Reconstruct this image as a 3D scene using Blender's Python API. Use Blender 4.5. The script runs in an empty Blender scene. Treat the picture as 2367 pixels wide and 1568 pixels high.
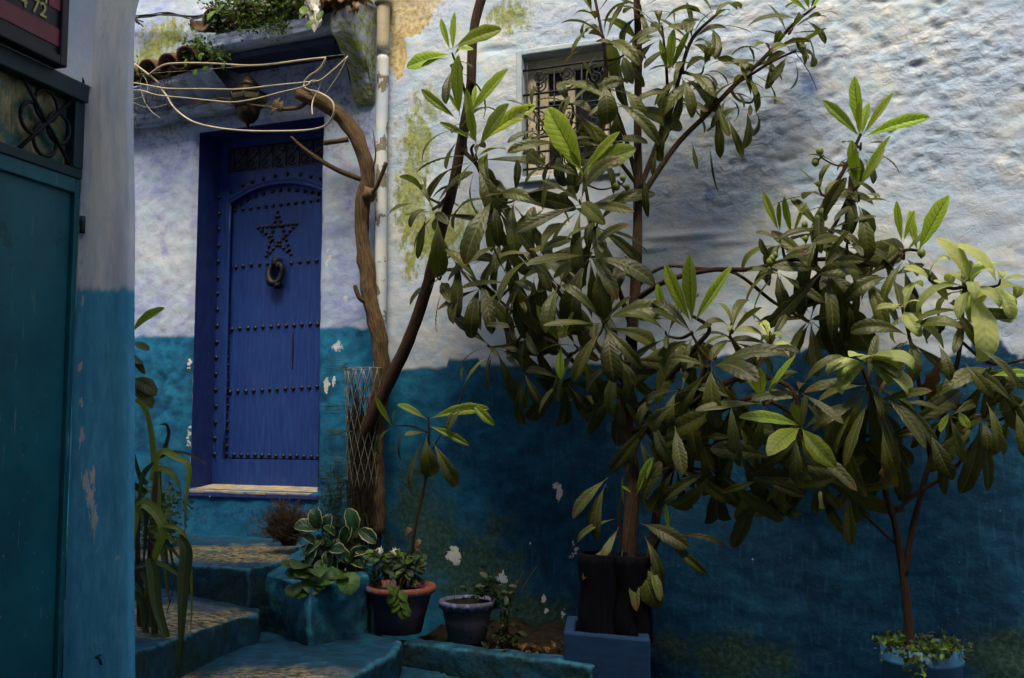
import bpy, bmesh, math, random
import numpy as np
from mathutils import Vector, Matrix, Quaternion, noise as mnoise

random.seed(7)
rnd = random.Random(11)
C = bpy.context.scene.collection
SC = bpy.context.scene
R = math.radians

# ------------------------------------------------------------------ camera
EYE = Vector((0, 0, 1.5)); F = 2301.0; CU = 1183.5; CV = 784.0
PITCH = math.atan((980 - CV) / F)
cam = bpy.data.cameras.new('camera'); camo = bpy.data.objects.new('camera', cam); C.objects.link(camo)
camo.location = EYE; camo.rotation_euler = (math.pi / 2 + PITCH, 0, 0)
cam.sensor_width = 36; cam.lens = 36 * F / 2367.0; cam.clip_start = .05; cam.clip_end = 400
cam.dof.use_dof = True; cam.dof.focus_distance = 4.3; cam.dof.aperture_fstop = 5.6
SC.camera = camo

# ------------------------------------------------------------------ light
SUN_TO = Vector((-.14, -.60, 1.0)).normalized()
w = bpy.data.worlds.new('World'); SC.world = w; w.use_nodes = True
nt = w.node_tree; bg = nt.nodes['Background']
sky = nt.nodes.new('ShaderNodeTexSky'); sky.sky_type = 'NISHITA'; sky.sun_disc = False
sky.sun_elevation = math.asin(SUN_TO.z); sky.sun_rotation = math.atan2(SUN_TO.x, SUN_TO.y)
sky.air_density = .9; sky.dust_density = 4.5; sky.ozone_density = .6
nt.links.new(sky.outputs[0], bg.inputs[0]); bg.inputs[1].default_value = 0.05
sun = bpy.data.lights.new('sun', 'SUN'); suno = bpy.data.objects.new('sun', sun); C.objects.link(suno)
sun.energy = 1.5; sun.angle = R(34); sun.color = (1.0, .91, .70)
suno.rotation_euler = SUN_TO.to_track_quat('Z', 'Y').to_euler(); suno.location = (0, 0, 8)
SC.view_settings.view_transform = 'Standard'; SC.view_settings.look = 'None'
SC.view_settings.exposure = 2.25; SC.view_settings.gamma = 1.0; SC.view_settings.use_curve_mapping = False
SC.cycles.use_denoising = True
SC.cycles.use_adaptive_sampling = True; SC.cycles.adaptive_threshold = .02; SC.cycles.max_bounces = 5; SC.cycles.diffuse_bounces = 3; SC.cycles.glossy_bounces = 2; SC.cycles.transparent_max_bounces = 8

# ------------------------------------------------------------------ geometry of the view and the facade plane
def ray(u, v):
    dx = (u - CU) / F; dy = (CV - v) / F
    c, s = math.cos(PITCH), math.sin(PITCH)
    return Vector((dx, c - dy * s, s + dy * c))
def at(u, v, Y):
    d = ray(u, v); return EYE + d * (Y / d.y)
def floor_at(u, v, z):
    d = ray(u, v); return EYE + d * ((z - EYE.z) / d.z)
K = .4
E1 = Vector((1, -K, 0)).normalized(); NN = Vector((-K, -1, 0)).normalized(); P0 = Vector((0, 4.85, 0)); ZU = Vector((0, 0, 1))
def hit(u, v, d=0.0):
    r = ray(u, v); t = (d - NN.dot(EYE - P0)) / NN.dot(r); return EYE + r * t
def sz(u, v, d=0.0):
    p = hit(u, v, d); return E1.dot(p - P0), p.z
def W(s, z, d=0.0): return P0 + E1 * s + NN * d + ZU * z
def dist(p): return NN.dot(p - P0)
def px(p): return F / p.y           # view pixels per metre at a point

# ------------------------------------------------------------------ numpy noise
def _h(ix, iy, seed):
    n = (ix * 374761393 + iy * 668265263 + seed * 974711) & 0x7fffffff
    n = ((n ^ (n >> 13)) * 1274126177) & 0x7fffffff
    return ((n ^ (n >> 16)) & 0xffff) / 65535.0
def pn(x, y, seed=0):
    x = np.asarray(x, float); y = np.asarray(y, float)
    ix = np.floor(x).astype(np.int64); iy = np.floor(y).astype(np.int64); fx = x - ix; fy = y - iy
    def g(a, b):
        t = _h(ix + a, iy + b, seed) * 6.28318; return np.cos(t) * (fx - a) + np.sin(t) * (fy - b)
    sx = fx * fx * fx * (fx * (fx * 6 - 15) + 10); sy = fy * fy * fy * (fy * (fy * 6 - 15) + 10)
    a = g(0, 0) * (1 - sx) + g(1, 0) * sx; b = g(0, 1) * (1 - sx) + g(1, 1) * sx
    return (a * (1 - sy) + b * sy) * 1.4
def fbm(x, y, o=4, seed=0):
    r = 0; a = 1.0; t = 0
    for i in range(o): r = r + a * pn(x * 2 ** i, y * 2 ** i, seed + i); t += a; a *= .5
    return r / t
def worley(x, y, seed=0):
    ix = np.floor(x).astype(np.int64); iy = np.floor(y).astype(np.int64); best = np.full(x.shape, 9.0)
    for a in (-1, 0, 1):
        for b in (-1, 0, 1):
            px_ = ix + a + _h(ix + a, iy + b, seed); py_ = iy + b + _h(ix + a, iy + b, seed + 7)
            best = np.minimum(best, (px_ - x) ** 2 + (py_ - y) ** 2)
    return np.sqrt(best)
def sstep(a, b, x):
    t = np.clip((x - a) / (b - a), 0, 1); return t * t * (3 - 2 * t)

# ------------------------------------------------------------------ object helpers
WL = {}
def thing(name, label, cat, loc, group=None):
    o = bpy.data.objects.new(name, None); C.objects.link(o); o.empty_display_size = .1
    o.location = loc; WL[o] = Vector(loc); o['label'] = label; o['category'] = cat
    if group: o['group'] = group
    return o
def tag(o, label, cat, group=None):
    o['label'] = label; o['category'] = cat
    if group: o['group'] = group
    return o
def link(name, me, parent=None, loc=None):
    o = bpy.data.objects.new(name, me); C.objects.link(o)
    wl = Vector(loc) if loc is not None else (WL[parent] if parent else Vector((0, 0, 0)))
    WL[o] = wl
    if parent: o.parent = parent; o.location = wl - WL[parent]
    else: o.location = wl
    return o
def mesh(V, Fc, mat=None, uv=None, smooth=True, attrs=None, name='m'):
    me = bpy.data.meshes.new(name); me.from_pydata([tuple(v) for v in V], [], Fc)
    if mat: me.materials.append(mat)
    if uv is not None:
        l = me.uv_layers.new(name='UVMap'); vi = np.zeros(len(me.loops), np.int32); me.loops.foreach_get('vertex_index', vi)
        l.data.foreach_set('uv', np.asarray(uv, np.float32)[vi].ravel())
    if attrs:
        for k, a in attrs.items():
            me.attributes.new(k, 'FLOAT', 'POINT').data.foreach_set('value', np.asarray(a, np.float32))
    if smooth: me.polygons.foreach_set('use_smooth', [True] * len(me.polygons))
    me.update(); return me
def build(name, V, Fc, mat, parent=None, loc=None, uv=None, smooth=True, attrs=None, kind=None):
    """a mesh object from WORLD coordinates"""
    if loc is None:
        loc = WL[parent] if parent else Vector((0, 0, 0))
    loc = Vector(loc)
    o = link(name, mesh([Vector(v) - loc for v in V], Fc, mat, uv, smooth, attrs, name), parent, loc)
    if kind: o['kind'] = kind
    return o
class MB:
    """collects shapes of one piece"""
    def __init__(s): s.V = []; s.F = []; s.U = []
    def add(s, V, Fc, U=None):
        n = len(s.V); s.V += [Vector(v) for v in V]; s.F += [tuple(i + n for i in f) for f in Fc]
        s.U += list(U) if U is not None else [(0, 0)] * len(V); return s
    def box(s, o, ax, ay, az):
        o, ax, ay, az = map(Vector, (o, ax, ay, az))
        V = [o, o + ax, o + ax + ay, o + ay, o + az, o + ax + az, o + ax + ay + az, o + ay + az]
        Fc = [(0, 3, 2, 1), (4, 5, 6, 7), (0, 1, 5, 4), (1, 2, 6, 5), (2, 3, 7, 6), (3, 0, 4, 7)]
        if ax.cross(ay).dot(az) < 0: Fc = [f[::-1] for f in Fc]
        return s.add(V, Fc, [((v - o).dot(E1), v.z) for v in V])
    def wbox(s, s0, s1, z0, z1, d0, d1):
        return s.box(W(s0, z0, d0), E1 * (s1 - s0), ZU * (z1 - z0), NN * (d1 - d0))
    def tube(s, *a, **k): return s.add(*tube(*a, **k))
    def build(s, name, mat, parent=None, loc=None, smooth=True, kind=None, bevel=0):
        o = build(name, s.V, s.F, mat, parent, loc, s.U, smooth, None, kind)
        if bevel:
            m = o.modifiers.new('bevel', 'BEVEL'); m.width = bevel; m.segments = 2; m.limit_method = 'ANGLE'
        return o
def catmull(P, n=6):
    P = [Vector(p) for p in P]
    if len(P) < 3: return [P[0].lerp(P[-1], i / n) for i in range(n + 1)]
    Q = [P[0] * 2 - P[1]] + P + [P[-1] * 2 - P[-2]]; out = []
    for i in range(1, len(Q) - 2):
        a, b, c, d = Q[i - 1:i + 3]
        for k in range(n):
            t = k / n
            out.append(.5 * ((2 * b) + (c - a) * t + (2 * a - 5 * b + 4 * c - d) * t * t + (3 * b - a - 3 * c + d) * t ** 3))
    out.append(P[-1]); return out
def lerp_list(L, t):
    if not isinstance(L, (list, tuple)): return L
    x = t * (len(L) - 1); i = min(int(x), len(L) - 2); return L[i] + (L[i + 1] - L[i]) * (x - i)
def tube(P, r, seg=8, n=6, rough=0.0, closed=False, cap=True, seed=0, smooth=True):
    pts = catmull(P, n) if smooth else [Vector(p) for p in P]
    N = len(pts); V = []; U = []; Fc = []; T = []
    for i in range(N):
        t = pts[min(i + 1, N - 1)] - pts[max(i - 1, 0)]
        T.append(t.normalized() if t.length > 1e-9 else Vector((0, 0, 1)))
    a = T[0].orthogonal().normalized(); L = 0
    for i in range(N):
        a = (a - T[i] * a.dot(T[i])); a = a.normalized() if a.length > 1e-6 else T[i].orthogonal().normalized()
        b = T[i].cross(a); rr = lerp_list(r, i / (N - 1))
        if i: L += (pts[i] - pts[i - 1]).length
        for k in range(seg):
            th = 2 * math.pi * k / seg; q = rr
            if rough:
                q *= 1 + rough * (mnoise.noise(Vector((math.cos(th) * 1.6 + seed, math.sin(th) * 1.6, L * 14))) + .5 * mnoise.noise(Vector((math.cos(th) * 4, math.sin(th) * 4 + seed, L * 5))))
            V.append(pts[i] + (a * math.cos(th) + b * math.sin(th)) * q); U.append((k / seg, L))
    for i in range(N - 1):
        for k in range(seg):
            k2 = (k + 1) % seg; Fc.append((i * seg + k, i * seg + k2, (i + 1) * seg + k2, (i + 1) * seg + k))
    if cap:
        Fc.append(tuple(range(seg))[::-1]); Fc.append(tuple((N - 1) * seg + k for k in range(seg)))
    return V, Fc, U
def lathe(center, prof, seg=24, wob=0.0, squash=None):
    V = []; Fc = []; U = []
    for i, (r, z) in enumerate(prof):
        for k in range(seg):
            th = 2 * math.pi * k / seg; q = r * (1 + wob * mnoise.noise(Vector((math.cos(th) * 1.5, math.sin(th) * 1.5, z * 9))))
            V.append(Vector(center) + Vector((q * math.cos(th), q * math.sin(th), z))); U.append((k / seg, z))
    for i in range(len(prof) - 1):
        for k in range(seg):
            k2 = (k + 1) % seg; Fc.append((i * seg + k, i * seg + k2, (i + 1) * seg + k2, (i + 1) * seg + k))
    return V, Fc, U
def ico(center, r, sub=1, wob=0.0):
    bm = bmesh.new(); bmesh.ops.create_icosphere(bm, subdivisions=sub, radius=1)
    V = [Vector(center) + v.co * r * (1 + wob * mnoise.noise(v.co * 2 + Vector(center) * 7)) for v in bm.verts]
    Fc = [tuple(v.index for v in f.verts) for f in bm.faces]; bm.free(); return V, Fc, None
def grid(pos, S, Z, name, mat, parent, disp=None, attrs=None, hole=None, kind=None, loc=None):
    """a sheet pos(s, z, d) over the arrays S x Z; hole(s, z) -> True where a cell is left out; loc: origin"""
    ss, zz = np.meshgrid(S, Z); s1 = ss.ravel(); z1 = zz.ravel()
    d = disp(s1, z1) if disp else np.zeros_like(s1)
    Pn = pos(s1, z1, d); ns = len(S); nz = len(Z)
    ii, jj = np.meshgrid(np.arange(ns - 1), np.arange(nz - 1)); ii = ii.ravel(); jj = jj.ravel()
    if hole is not None:
        keep = ~hole((S[ii] + S[ii + 1]) / 2, (Z[jj] + Z[jj + 1]) / 2); ii = ii[keep]; jj = jj[keep]
    a = jj * ns + ii; Fc = np.stack([a, a + 1, a + 1 + ns, a + ns], 1)
    loc = Vector(loc) if loc is not None else (WL[parent] if parent else Vector((0, 0, 0)))
    Pn = Pn - np.array(loc)[None]
    me = bpy.data.meshes.new(name); nf = len(Fc)
    me.vertices.add(len(Pn)); me.vertices.foreach_set('co', Pn.astype(np.float32).ravel())
    me.loops.add(nf * 4); me.loops.foreach_set('vertex_index', Fc.astype(np.int32).ravel())
    me.polygons.add(nf); me.polygons.foreach_set('loop_start', np.arange(0, nf * 4, 4, dtype=np.int32))
    me.polygons.foreach_set('loop_total', np.full(nf, 4, np.int32)); me.polygons.foreach_set('use_smooth', np.ones(nf, bool))
    me.update(calc_edges=True); me.validate()
    uv = np.stack([s1, z1], 1).astype(np.float32); l = me.uv_layers.new(name='UVMap')
    l.data.foreach_set('uv', uv[Fc.ravel()].ravel())
    if attrs:
        for k, f in attrs(s1, z1).items(): me.attributes.new(k, 'FLOAT', 'POINT').data.foreach_set('value', np.asarray(f, np.float32))
    me.materials.append(mat)
    o = link(name, me, parent, loc)
    if kind: o['kind'] = kind
    return o

# ------------------------------------------------------------------ materials
class G:
    def __init__(s, name, rough=.8, spec=.3):
        s.m = bpy.data.materials.new(name); s.m.use_nodes = True; s.t = s.m.node_tree
        s.b = s.t.nodes['Principled BSDF']; s.b.inputs['Roughness'].default_value = rough
        s.b.inputs['Specular IOR Level'].default_value = spec
    def put(s, sock, v):
        if hasattr(v, 'is_linked') or isinstance(v, bpy.types.NodeSocket): s.t.links.new(v, sock)
        elif isinstance(v, (tuple, list)) and len(v) == 3 and sock.type == 'RGBA': sock.default_value = (*v, 1)
        else: sock.default_value = v
    def n(s, typ, ins=None, **p):
        nd = s.t.nodes.new('ShaderNode' + typ)
        for k, v in p.items(): setattr(nd, k, v)
        for k, v in (ins or {}).items(): s.put(nd.inputs[k], v)
        return nd
    def math(s, op, a, b=0.0, c=0.0, clamp=False):
        nd = s.t.nodes.new('ShaderNodeMath'); nd.operation = op; nd.use_clamp = clamp
        s.put(nd.inputs[0], a); s.put(nd.inputs[1], b); s.put(nd.inputs[2], c); return nd.outputs[0]
    def uv(s, sx=1, sy=1, sz_=1):
        return s.n('Mapping', {0: s.n('UVMap').outputs[0], 'Scale': (sx, sy, sz_)}).outputs[0]
    def obj(s, sx=1, sy=1, sz_=1):
        return s.n('Mapping', {0: s.n('TexCoord').outputs['Object'], 'Scale': (sx, sy, sz_)}).outputs[0]
    def noise(s, vec, scale, detail=4, rough=.55, dist=0.0):
        return s.n('TexNoise', {'Vector': vec, 'Scale': scale, 'Detail': detail, 'Roughness': rough, 'Distortion': dist}).outputs[0]
    def vor(s, vec, scale, feature='F1', rand=1.0):
        nd = s.n('TexVoronoi', feature=feature); s.put(nd.inputs['Vector'], vec); s.put(nd.inputs['Scale'], scale); s.put(nd.inputs['Randomness'], rand); return nd.outputs[0]
    def step(s, x, a, b):
        return s.n('MapRange', {0: x, 1: a, 2: b, 3: 0.0, 4: 1.0}, interpolation_type='SMOOTHSTEP').outputs[0]
    def attr(s, name): return s.n('Attribute', attribute_name=name).outputs['Fac']
    def mix(s, f, a, b, mode='MIX'):
        nd = s.n('Mix', data_type='RGBA', blend_type=mode); s.put(nd.inputs[0], f); s.put(nd.inputs[6], a); s.put(nd.inputs[7], b); return nd.outputs[2]
    def sep(s, v): return s.n('SeparateXYZ', {0: v}).outputs
    def hsv(s, c, h=.5, sa=1.0, v=1.0): return s.n('HueSaturation', {'Hue': h, 'Saturation': sa, 'Value': v, 'Color': c}).outputs[0]
    def bump(s, h, strength=.4, dist_=.01):
        nd = s.n('Bump', {'Height': h, 'Strength': strength, 'Distance': dist_}); s.put(s.b.inputs['Normal'], nd.outputs[0]); return nd.outputs[0]
    def col(s, c): s.put(s.b.inputs['Base Color'], c); return s
def simple(name, c, rough=.7, c2=None, scale=20, bump=.2, metal=0.0, bd=.004, spec=.3):
    g = G(name, rough, spec); v = g.obj(); f = g.noise(v, scale, 5)
    g.col(g.mix(g.step(f, .35, .65), c, c2 or tuple(x * .6 for x in c))); g.b.inputs['Metallic'].default_value = metal
    g.bump(g.noise(v, scale * 4, 4), bump, bd); return g.m
# ------------------------------------------------------------------ plaster
def plaster(name, white=(.40, .49, .58), cream=(.64, .62, .53), lav=(.27, .32, .55), blue=(.0035, .036, .084), blue2=(.007, .066, .13), deep=(.0025, .017, .048), fine=.25):
    g = G(name, .85, .2); uv = g.uv(); n1 = g.noise(uv, 1.7, 4, .6); n2 = g.noise(uv, 9, 5, .65); n3 = g.noise(uv, 45, 3, .6); brush = g.noise(g.uv(9, 1.3), 6, 3, .6)
    wh = g.mix(g.step(n2, .38, .62), white, cream)
    wh = g.mix(g.math('MULTIPLY', g.step(n1, .42, .62), .55), wh, (.34, .43, .57))
    lv = g.math('MULTIPLY', g.attr('lav'), g.step(g.math('ADD', n2, g.math('MULTIPLY', n1, .6)), .62, .95), clamp=True)
    wh = g.mix(g.math('MULTIPLY', lv, .95), wh, lav)
    wh = g.mix(g.math('MULTIPLY', g.step(n3, .56, .72), .25), wh, (.30, .36, .50))
    # dark speckle: grime, and canopy shade painted into the colour
    dirt_shade = g.math('MULTIPLY', g.attr('dirt_shade'), g.step(g.math('ADD', n3, g.math('MULTIPLY', n2, .8)), .88, 1.12))
    bl = g.mix(g.step(n2, .35, .68), blue, blue2); bl = g.mix(g.math('MULTIPLY', g.step(n1, .45, .65), .6), bl, deep)
    bl = g.mix(g.math('MULTIPLY', g.step(brush, .5, .75), .25), bl, (.03, .17, .29))
    bl = g.mix(g.math('MULTIPLY', g.step(g.noise(uv, 70, 3, .5), .70, .74), .5), bl, (.20, .30, .38)); bl = g.mix(g.math('MULTIPLY', g.step(g.noise(g.uv(3, 1), 22, 6, .75), .55, .7), .45), bl, (.004, .028, .075))
    bl = g.mix(g.math('MULTIPLY', g.attr('bright_blue'), g.step(g.math('ADD', n1, g.math('MULTIPLY', n2, .4)), .45, .85)), bl, g.mix(g.step(n2, .35, .65), (.008, .115, .235), (.014, .17, .31)))  # brighter blue towards the door, fading out to the right
    bm = g.step(g.math('ADD', g.attr('blue'), g.math('MULTIPLY', g.math('SUBTRACT', g.noise(g.uv(1, 1), 9, 5, .6), .5), .05)), -.012, .014)
    c = g.mix(bm, wh, bl)
    alg = g.step(g.math('ADD', g.attr('algae'), g.math('MULTIPLY', g.math('SUBTRACT', n2, .5), 1.3)), .18, .62)
    c = g.mix(g.math('MULTIPLY', alg, .85), c, g.mix(g.step(n3, .4, .65), (.018, .040, .022), (.04, .085, .06)))
    ms = g.step(g.math('ADD', g.attr('moss'), g.math('MULTIPLY', g.math('SUBTRACT', g.noise(g.uv(1.5, .8), 18, 5, .75), .5), 3.0)), .20, .75)
    c = g.mix(g.math('MULTIPLY', g.math('MULTIPLY', ms, g.step(g.attr('moss'), .08, .35)), .9), c, g.mix(g.step(n3, .4, .66), (.27, .29, .015), (.13, .15, .02)))
    oc = g.step(g.math('ADD', g.attr('ochre'), g.math('MULTIPLY', g.math('SUBTRACT', n2, .5), .9)), .47, .55)
    c = g.mix(oc, c, g.mix(g.step(n3, .35, .7), (.50, .40, .20), (.30, .22, .10)))
    pe = g.step(g.math('ADD', g.attr('peel'), g.math('MULTIPLY', g.math('SUBTRACT', g.noise(uv, 30, 6, .65), .5), 2.2)), .50, .56)
    pe = g.math('MULTIPLY', pe, g.step(g.attr('peel'), .08, .3))
    c = g.mix(pe, c, g.mix(g.step(n2, .4, .6), (.62, .60, .50), (.45, .50, .55)))
    ro = g.attr('uline')
    c = g.mix(g.math('MULTIPLY', g.step(g.math('ADD', ro, g.math('MULTIPLY', g.math('SUBTRACT', n2, .5), .6)), .2, .75), .75), c, (.09, .16, .42))
    c = g.mix(g.math('MULTIPLY', dirt_shade, .8, clamp=True), c, (.03, .04, .10))
    g.col(c)
    h = g.math('ADD', g.math('MULTIPLY', n3, .5), n2)
    h = g.math('SUBTRACT', h, g.math('MULTIPLY', pe, .45)); h = g.math('SUBTRACT', h, g.math('MULTIPLY', oc, .4))
    wv = g.n('VectorMath', {0: uv, 1: g.n('VectorMath', {0: g.n('TexNoise', {'Vector': uv, 'Scale': 9.0}).outputs[1], 'Scale': .16}, operation='SCALE').outputs[0]}, operation='ADD').outputs[0]
    crk = g.math('MULTIPLY', g.math('MULTIPLY', g.step(g.vor(wv, 11, 'DISTANCE_TO_EDGE'), .025, .0), g.step(n1, .45, .6)), g.attr('crack'))
    h = g.math('SUBTRACT', h, g.math('MULTIPLY', crk, .5))
    rg = g.attr('rough'); vr = g.n('VectorMath', {0: g.uv(1, 1.35), 1: g.n('VectorMath', {0: g.n('TexNoise', {'Vector': uv, 'Scale': 14.0}).outputs[1], 'Scale': .10}, operation='SCALE').outputs[0]}, operation='ADD').outputs[0]
    lum = g.math('ADD', g.math('MULTIPLY', g.vor(vr, 17, 'F1'), -1.7), g.math('MULTIPLY', g.vor(vr, 38, 'F1'), -.9)); rmask = g.math('MULTIPLY', rg, g.step(g.noise(uv, 3.1, 4, .6), .30, .54))
    h = g.math('ADD', h, g.math('MULTIPLY', rmask, g.math('ADD', lum, g.math('MULTIPLY', g.noise(g.uv(1, 1.5), 12, 5, .64), 2.6))))
    c = g.mix(g.math('MULTIPLY', g.math('MULTIPLY', rmask, g.math('SUBTRACT', 1.0, bm)), g.math('MULTIPLY', g.step(lum, -.75, -1.25), .6)), c, (.22, .30, .46)); g.col(c)
    g.bump(h, fine, .02); return g.m
M = {}
M['plaster'] = plaster('facade_plaster', fine=.24)
M['pillar'] = plaster('pillar_plaster', white=(.66, .70, .72), cream=(.74, .74, .72), blue=(.065, .31, .50), blue2=(.10, .40, .58), deep=(.045, .25, .44), fine=.12)
M['bracket'] = plaster('bracket_plaster', white=(.42, .44, .40), cream=(.52, .50, .38), lav=(.25, .28, .42), fine=.5)
M['canopyp'] = plaster('canopy_plaster', white=(.34, .42, .58), cream=(.55, .55, .48), fine=.3)
def paint(name, c, c2, rough=.45, bumps=.1, streak=(14, 1), wear=0.0, wearc=(.5, .5, .5)):
    g = G(name, rough, .35); uv = g.uv(*streak); a = g.noise(uv, 5, 6, .6); b = g.noise(g.uv(), 6, 5)
    cc = g.mix(g.step(a, .35, .68), c, c2); cc = g.mix(g.math('MULTIPLY', g.step(b, .55, .8), .4), cc, tuple(x * .5 for x in c))
    if wear:
        cc = g.mix(g.step(g.noise(g.uv(), 38, 6, .7), .78 - wear, .80 - wear), cc, wearc)
    g.col(cc); g.bump(g.noise(g.uv(40, 2), 6, 4), bumps, .004); return g.m
M['doorblue'] = paint('door_blue_paint', (.010, .030, .155), (.016, .052, .215), .45, bumps=.25, wear=.07, wearc=(.03, .075, .27))
M['reveal'] = paint('reveal_blue_plaster', (.010, .024, .14), (.016, .04, .18), .7, .3, (4, 2), .05, (.10, .12, .42))
M['iron'] = simple('black_iron', (.012, .012, .016), .5, (.03, .028, .03), 40, .3, .6)
M['stud'] = simple('stud_iron', (.02, .018, .02), .35, (.05, .045, .045), 60, .2, .7)
M['glassdark'] = simple('dark_pane', (.012, .012, .02), .15, (.02, .02, .03), 6, .02)
M['stonetile'] = simple('threshold_tile', (.42, .33, .20), .8, (.25, .21, .15), 14, .4)
M['cream'] = paint('cream_wood_paint', (.74, .64, .46), (.62, .54, .38), .6, .15, (16, 1))
def terracotta():
    g = G('old_terracotta', .9, .2); v = g.obj(); n = g.noise(v, 16, 6, .65)
    c = g.mix(g.step(n, .35, .6), (.16, .075, .04), (.06, .04, .03)); c = g.mix(g.step(g.noise(v, 7, 4), .56, .7), c, (.03, .035, .015))
    g.col(c); g.bump(n, .5, .01); return g.m
M['tile'] = terracotta()
def bark(name, a, b, dark, sc=1.0):
    g = G(name, .9, .2); u = g.uv(5, 2.2 * sc); n = g.noise(u, 6, 7, .7, .4); f = g.noise(g.uv(16, 6), 4, 4)
    c = g.mix(g.step(n, .38, .62), a, b); c = g.mix(g.step(f, .56, .72), c, dark); g.col(c)
    g.bump(g.math('ADD', n, g.math('MULTIPLY', f, .6)), 1.0, .022); return g.m
M['vine'] = bark('vine_bark', (.10, .062, .032), (.20, .13, .065), (.022, .013, .008))
M['bark'] = bark('loquat_bark', (.055, .032, .02), (.11, .062, .035), (.025, .015, .012))
M['twig'] = bark('green_brown_twig', (.10, .075, .025), (.17, .12, .04), (.04, .03, .015))

# ------------------------------------------------------------------ facade measures (from the photograph, on the wall plane)
DS0, DZT = sz(455, 300); DS0 = sz(446, 700)[0]; DS1, _ = sz(737, 700); DZT = .5 * (sz(455, 303)[1] + sz(735, 272)[1]); DZB = .5 * (sz(437, 1128)[1] + sz(735, 1140)[1])
WS0, WZT = sz(1208, 128); WS1, _ = sz(1418, 250); WZB = sz(1230, 408)[1]; WZT = .5 * (sz(1208, 132)[1] + sz(1414, 100)[1])
SPIPE = sz(889, 600)[0]
SL = sz(200, 800)[0] - .5; SR = sz(2367, 800)[0] + 1.3
zbl = sz(380, 777)[1]; zbd = sz(795, 757)[1]; zbr = sz(980, 850)[1]
base = W(SPIPE, .3, 0)
house = thing('blue_house', 'whitewashed and blue plaster house with arched studded door and grilled window', 'house', base)

def blobs(L):
    def f(s, z):
        r = np.zeros_like(s)
        for (u, v, ru, rv, a) in L:
            s0, z0 = sz(u, v); k = 2301 / hit(u, v).y
            r = np.maximum(r, a * np.exp(-(((s - s0) / (ru / k)) ** 2 + ((z - z0) / (rv / k)) ** 2)))
        return r
    return f
moss = blobs([(1180, 38, 55, 40, 1.0), (965, 330, 45, 120, .9), (950, 460, 42, 130, 1.1), (1005, 540, 80, 75, 1.05), (1090, 500, 40, 40, .8), (950, 600, 30, 60, .7), (990, 250, 40, 70, .6), (380, 85, 90, 45, .85), (350, 120, 60, 30, .8), (1330, 65, 60, 20, .45)])
ochre = blobs([(945, 20, 70, 95, 1.0), (918, 120, 30, 80, .95), (980, -10, 70, 50, .95), (880, 60, 25, 90, .5), (1150, 115, 40, 8, .5)])
peel = blobs([(780, 802, 14, 14, 1), (755, 890, 9, 18, 1), (772, 882, 7, 12, 1), (435, 1010, 5, 30, .8), (437, 840, 6, 25, .75), (1293, 1140, 9, 24, 1), (1285, 1125, 10, 8, .8), (1048, 1283, 20, 24, 1), (1160, 1335, 14, 18, 1), (1258, 1385, 7, 12, .95), (1300, 1415, 10, 14, .8), (1262, 1410, 6, 8, .8), (1225, 1255, 6, 6, .8), (1742, 1295, 8, 7, .7), (800, 690, 9, 10, .9), (760, 590, 12, 40, .62), (1770, 690, 3, 3, .6), (1240, 520, 12, 4, .4), (1330, 1270, 25, 40, .42), (765, 440, 10, 50, .5)])
algae = blobs([(960, 1180, 60, 150, .75), (1010, 1250, 70, 130, .7), (1100, 1330, 130, 120, .75), (1230, 1430, 110, 70, .8), (1150, 1230, 60, 60, .55), (910, 1330, 40, 200, .6), (1700, 1520, 160, 60, .7), (2340, 1520, 120, 80, .8), (1560, 1500, 90, 50, .6), (900, 1100, 25, 120, .4), (1350, 1480, 90, 50, .7), (600, 1230, 160, 40, .35), (380, 1150, 80, 150, .4)])
uline = blobs([(1868, 200, 26, 36, .9), (1640, 450, 18, 24, .75), (1740, 62, 6, 8, .5)])
dirt_shade = blobs([(800, 250, 110, 110, .8), (400, 330, 120, 60, .7), (680, 200, 160, 60, .8), (560, 220, 260, 60, .7), (460, 260, 160, 50, .8), (590, 1190, 190, 48, 1.3), (640, 1120, 120, 20, .6), (650, 170, 200, 50, 1.1), (420, 130, 110, 20, .7), (1010, 60, 60, 50, .5), (830, 430, 60, 120, .35), (1190, 200, 40, 120, .3), (1250, 105, 90, 15, .5), (900, 300, 40, 200, .5)])  # blobs under the canopy also paint its shade onto the wall
crack = blobs([(2230, 560, 220, 90, 1.0), (1900, 640, 260, 60, .8), (1550, 570, 120, 60, .7), (840, 560, 60, 120, .4), (380, 520, 90, 160, .4), (2330, 760, 120, 80, .8)])
rough_l = blobs([(385, 900, 70, 100, 1.0), (385, 850, 60, 60, .8), (360, 720, 60, 30, .6)])
ridge = blobs([(1580, 545, 90, 9, 1.0), (1500, 575, 60, 8, .7), (1680, 560, 50, 7, .6)])
def bound(s, z):
    b = np.where(s < DS0, zbl, np.where(s < SPIPE, zbd, zbr)) + .018 * pn(s * 2.3, s * 0, 5) + .01 * pn(s * 9, s * 0, 6)
    s0, _ = sz(1060, 850); b = b + np.where((s > s0 - .06) & (s < s0 + .12), .035, 0)
    return b - z + sstep(sz(1500, 800)[0], sz(1900, 800)[0], s) * (.15 * fbm(s * 6, z * 6, 4, 91) + .03)
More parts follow.
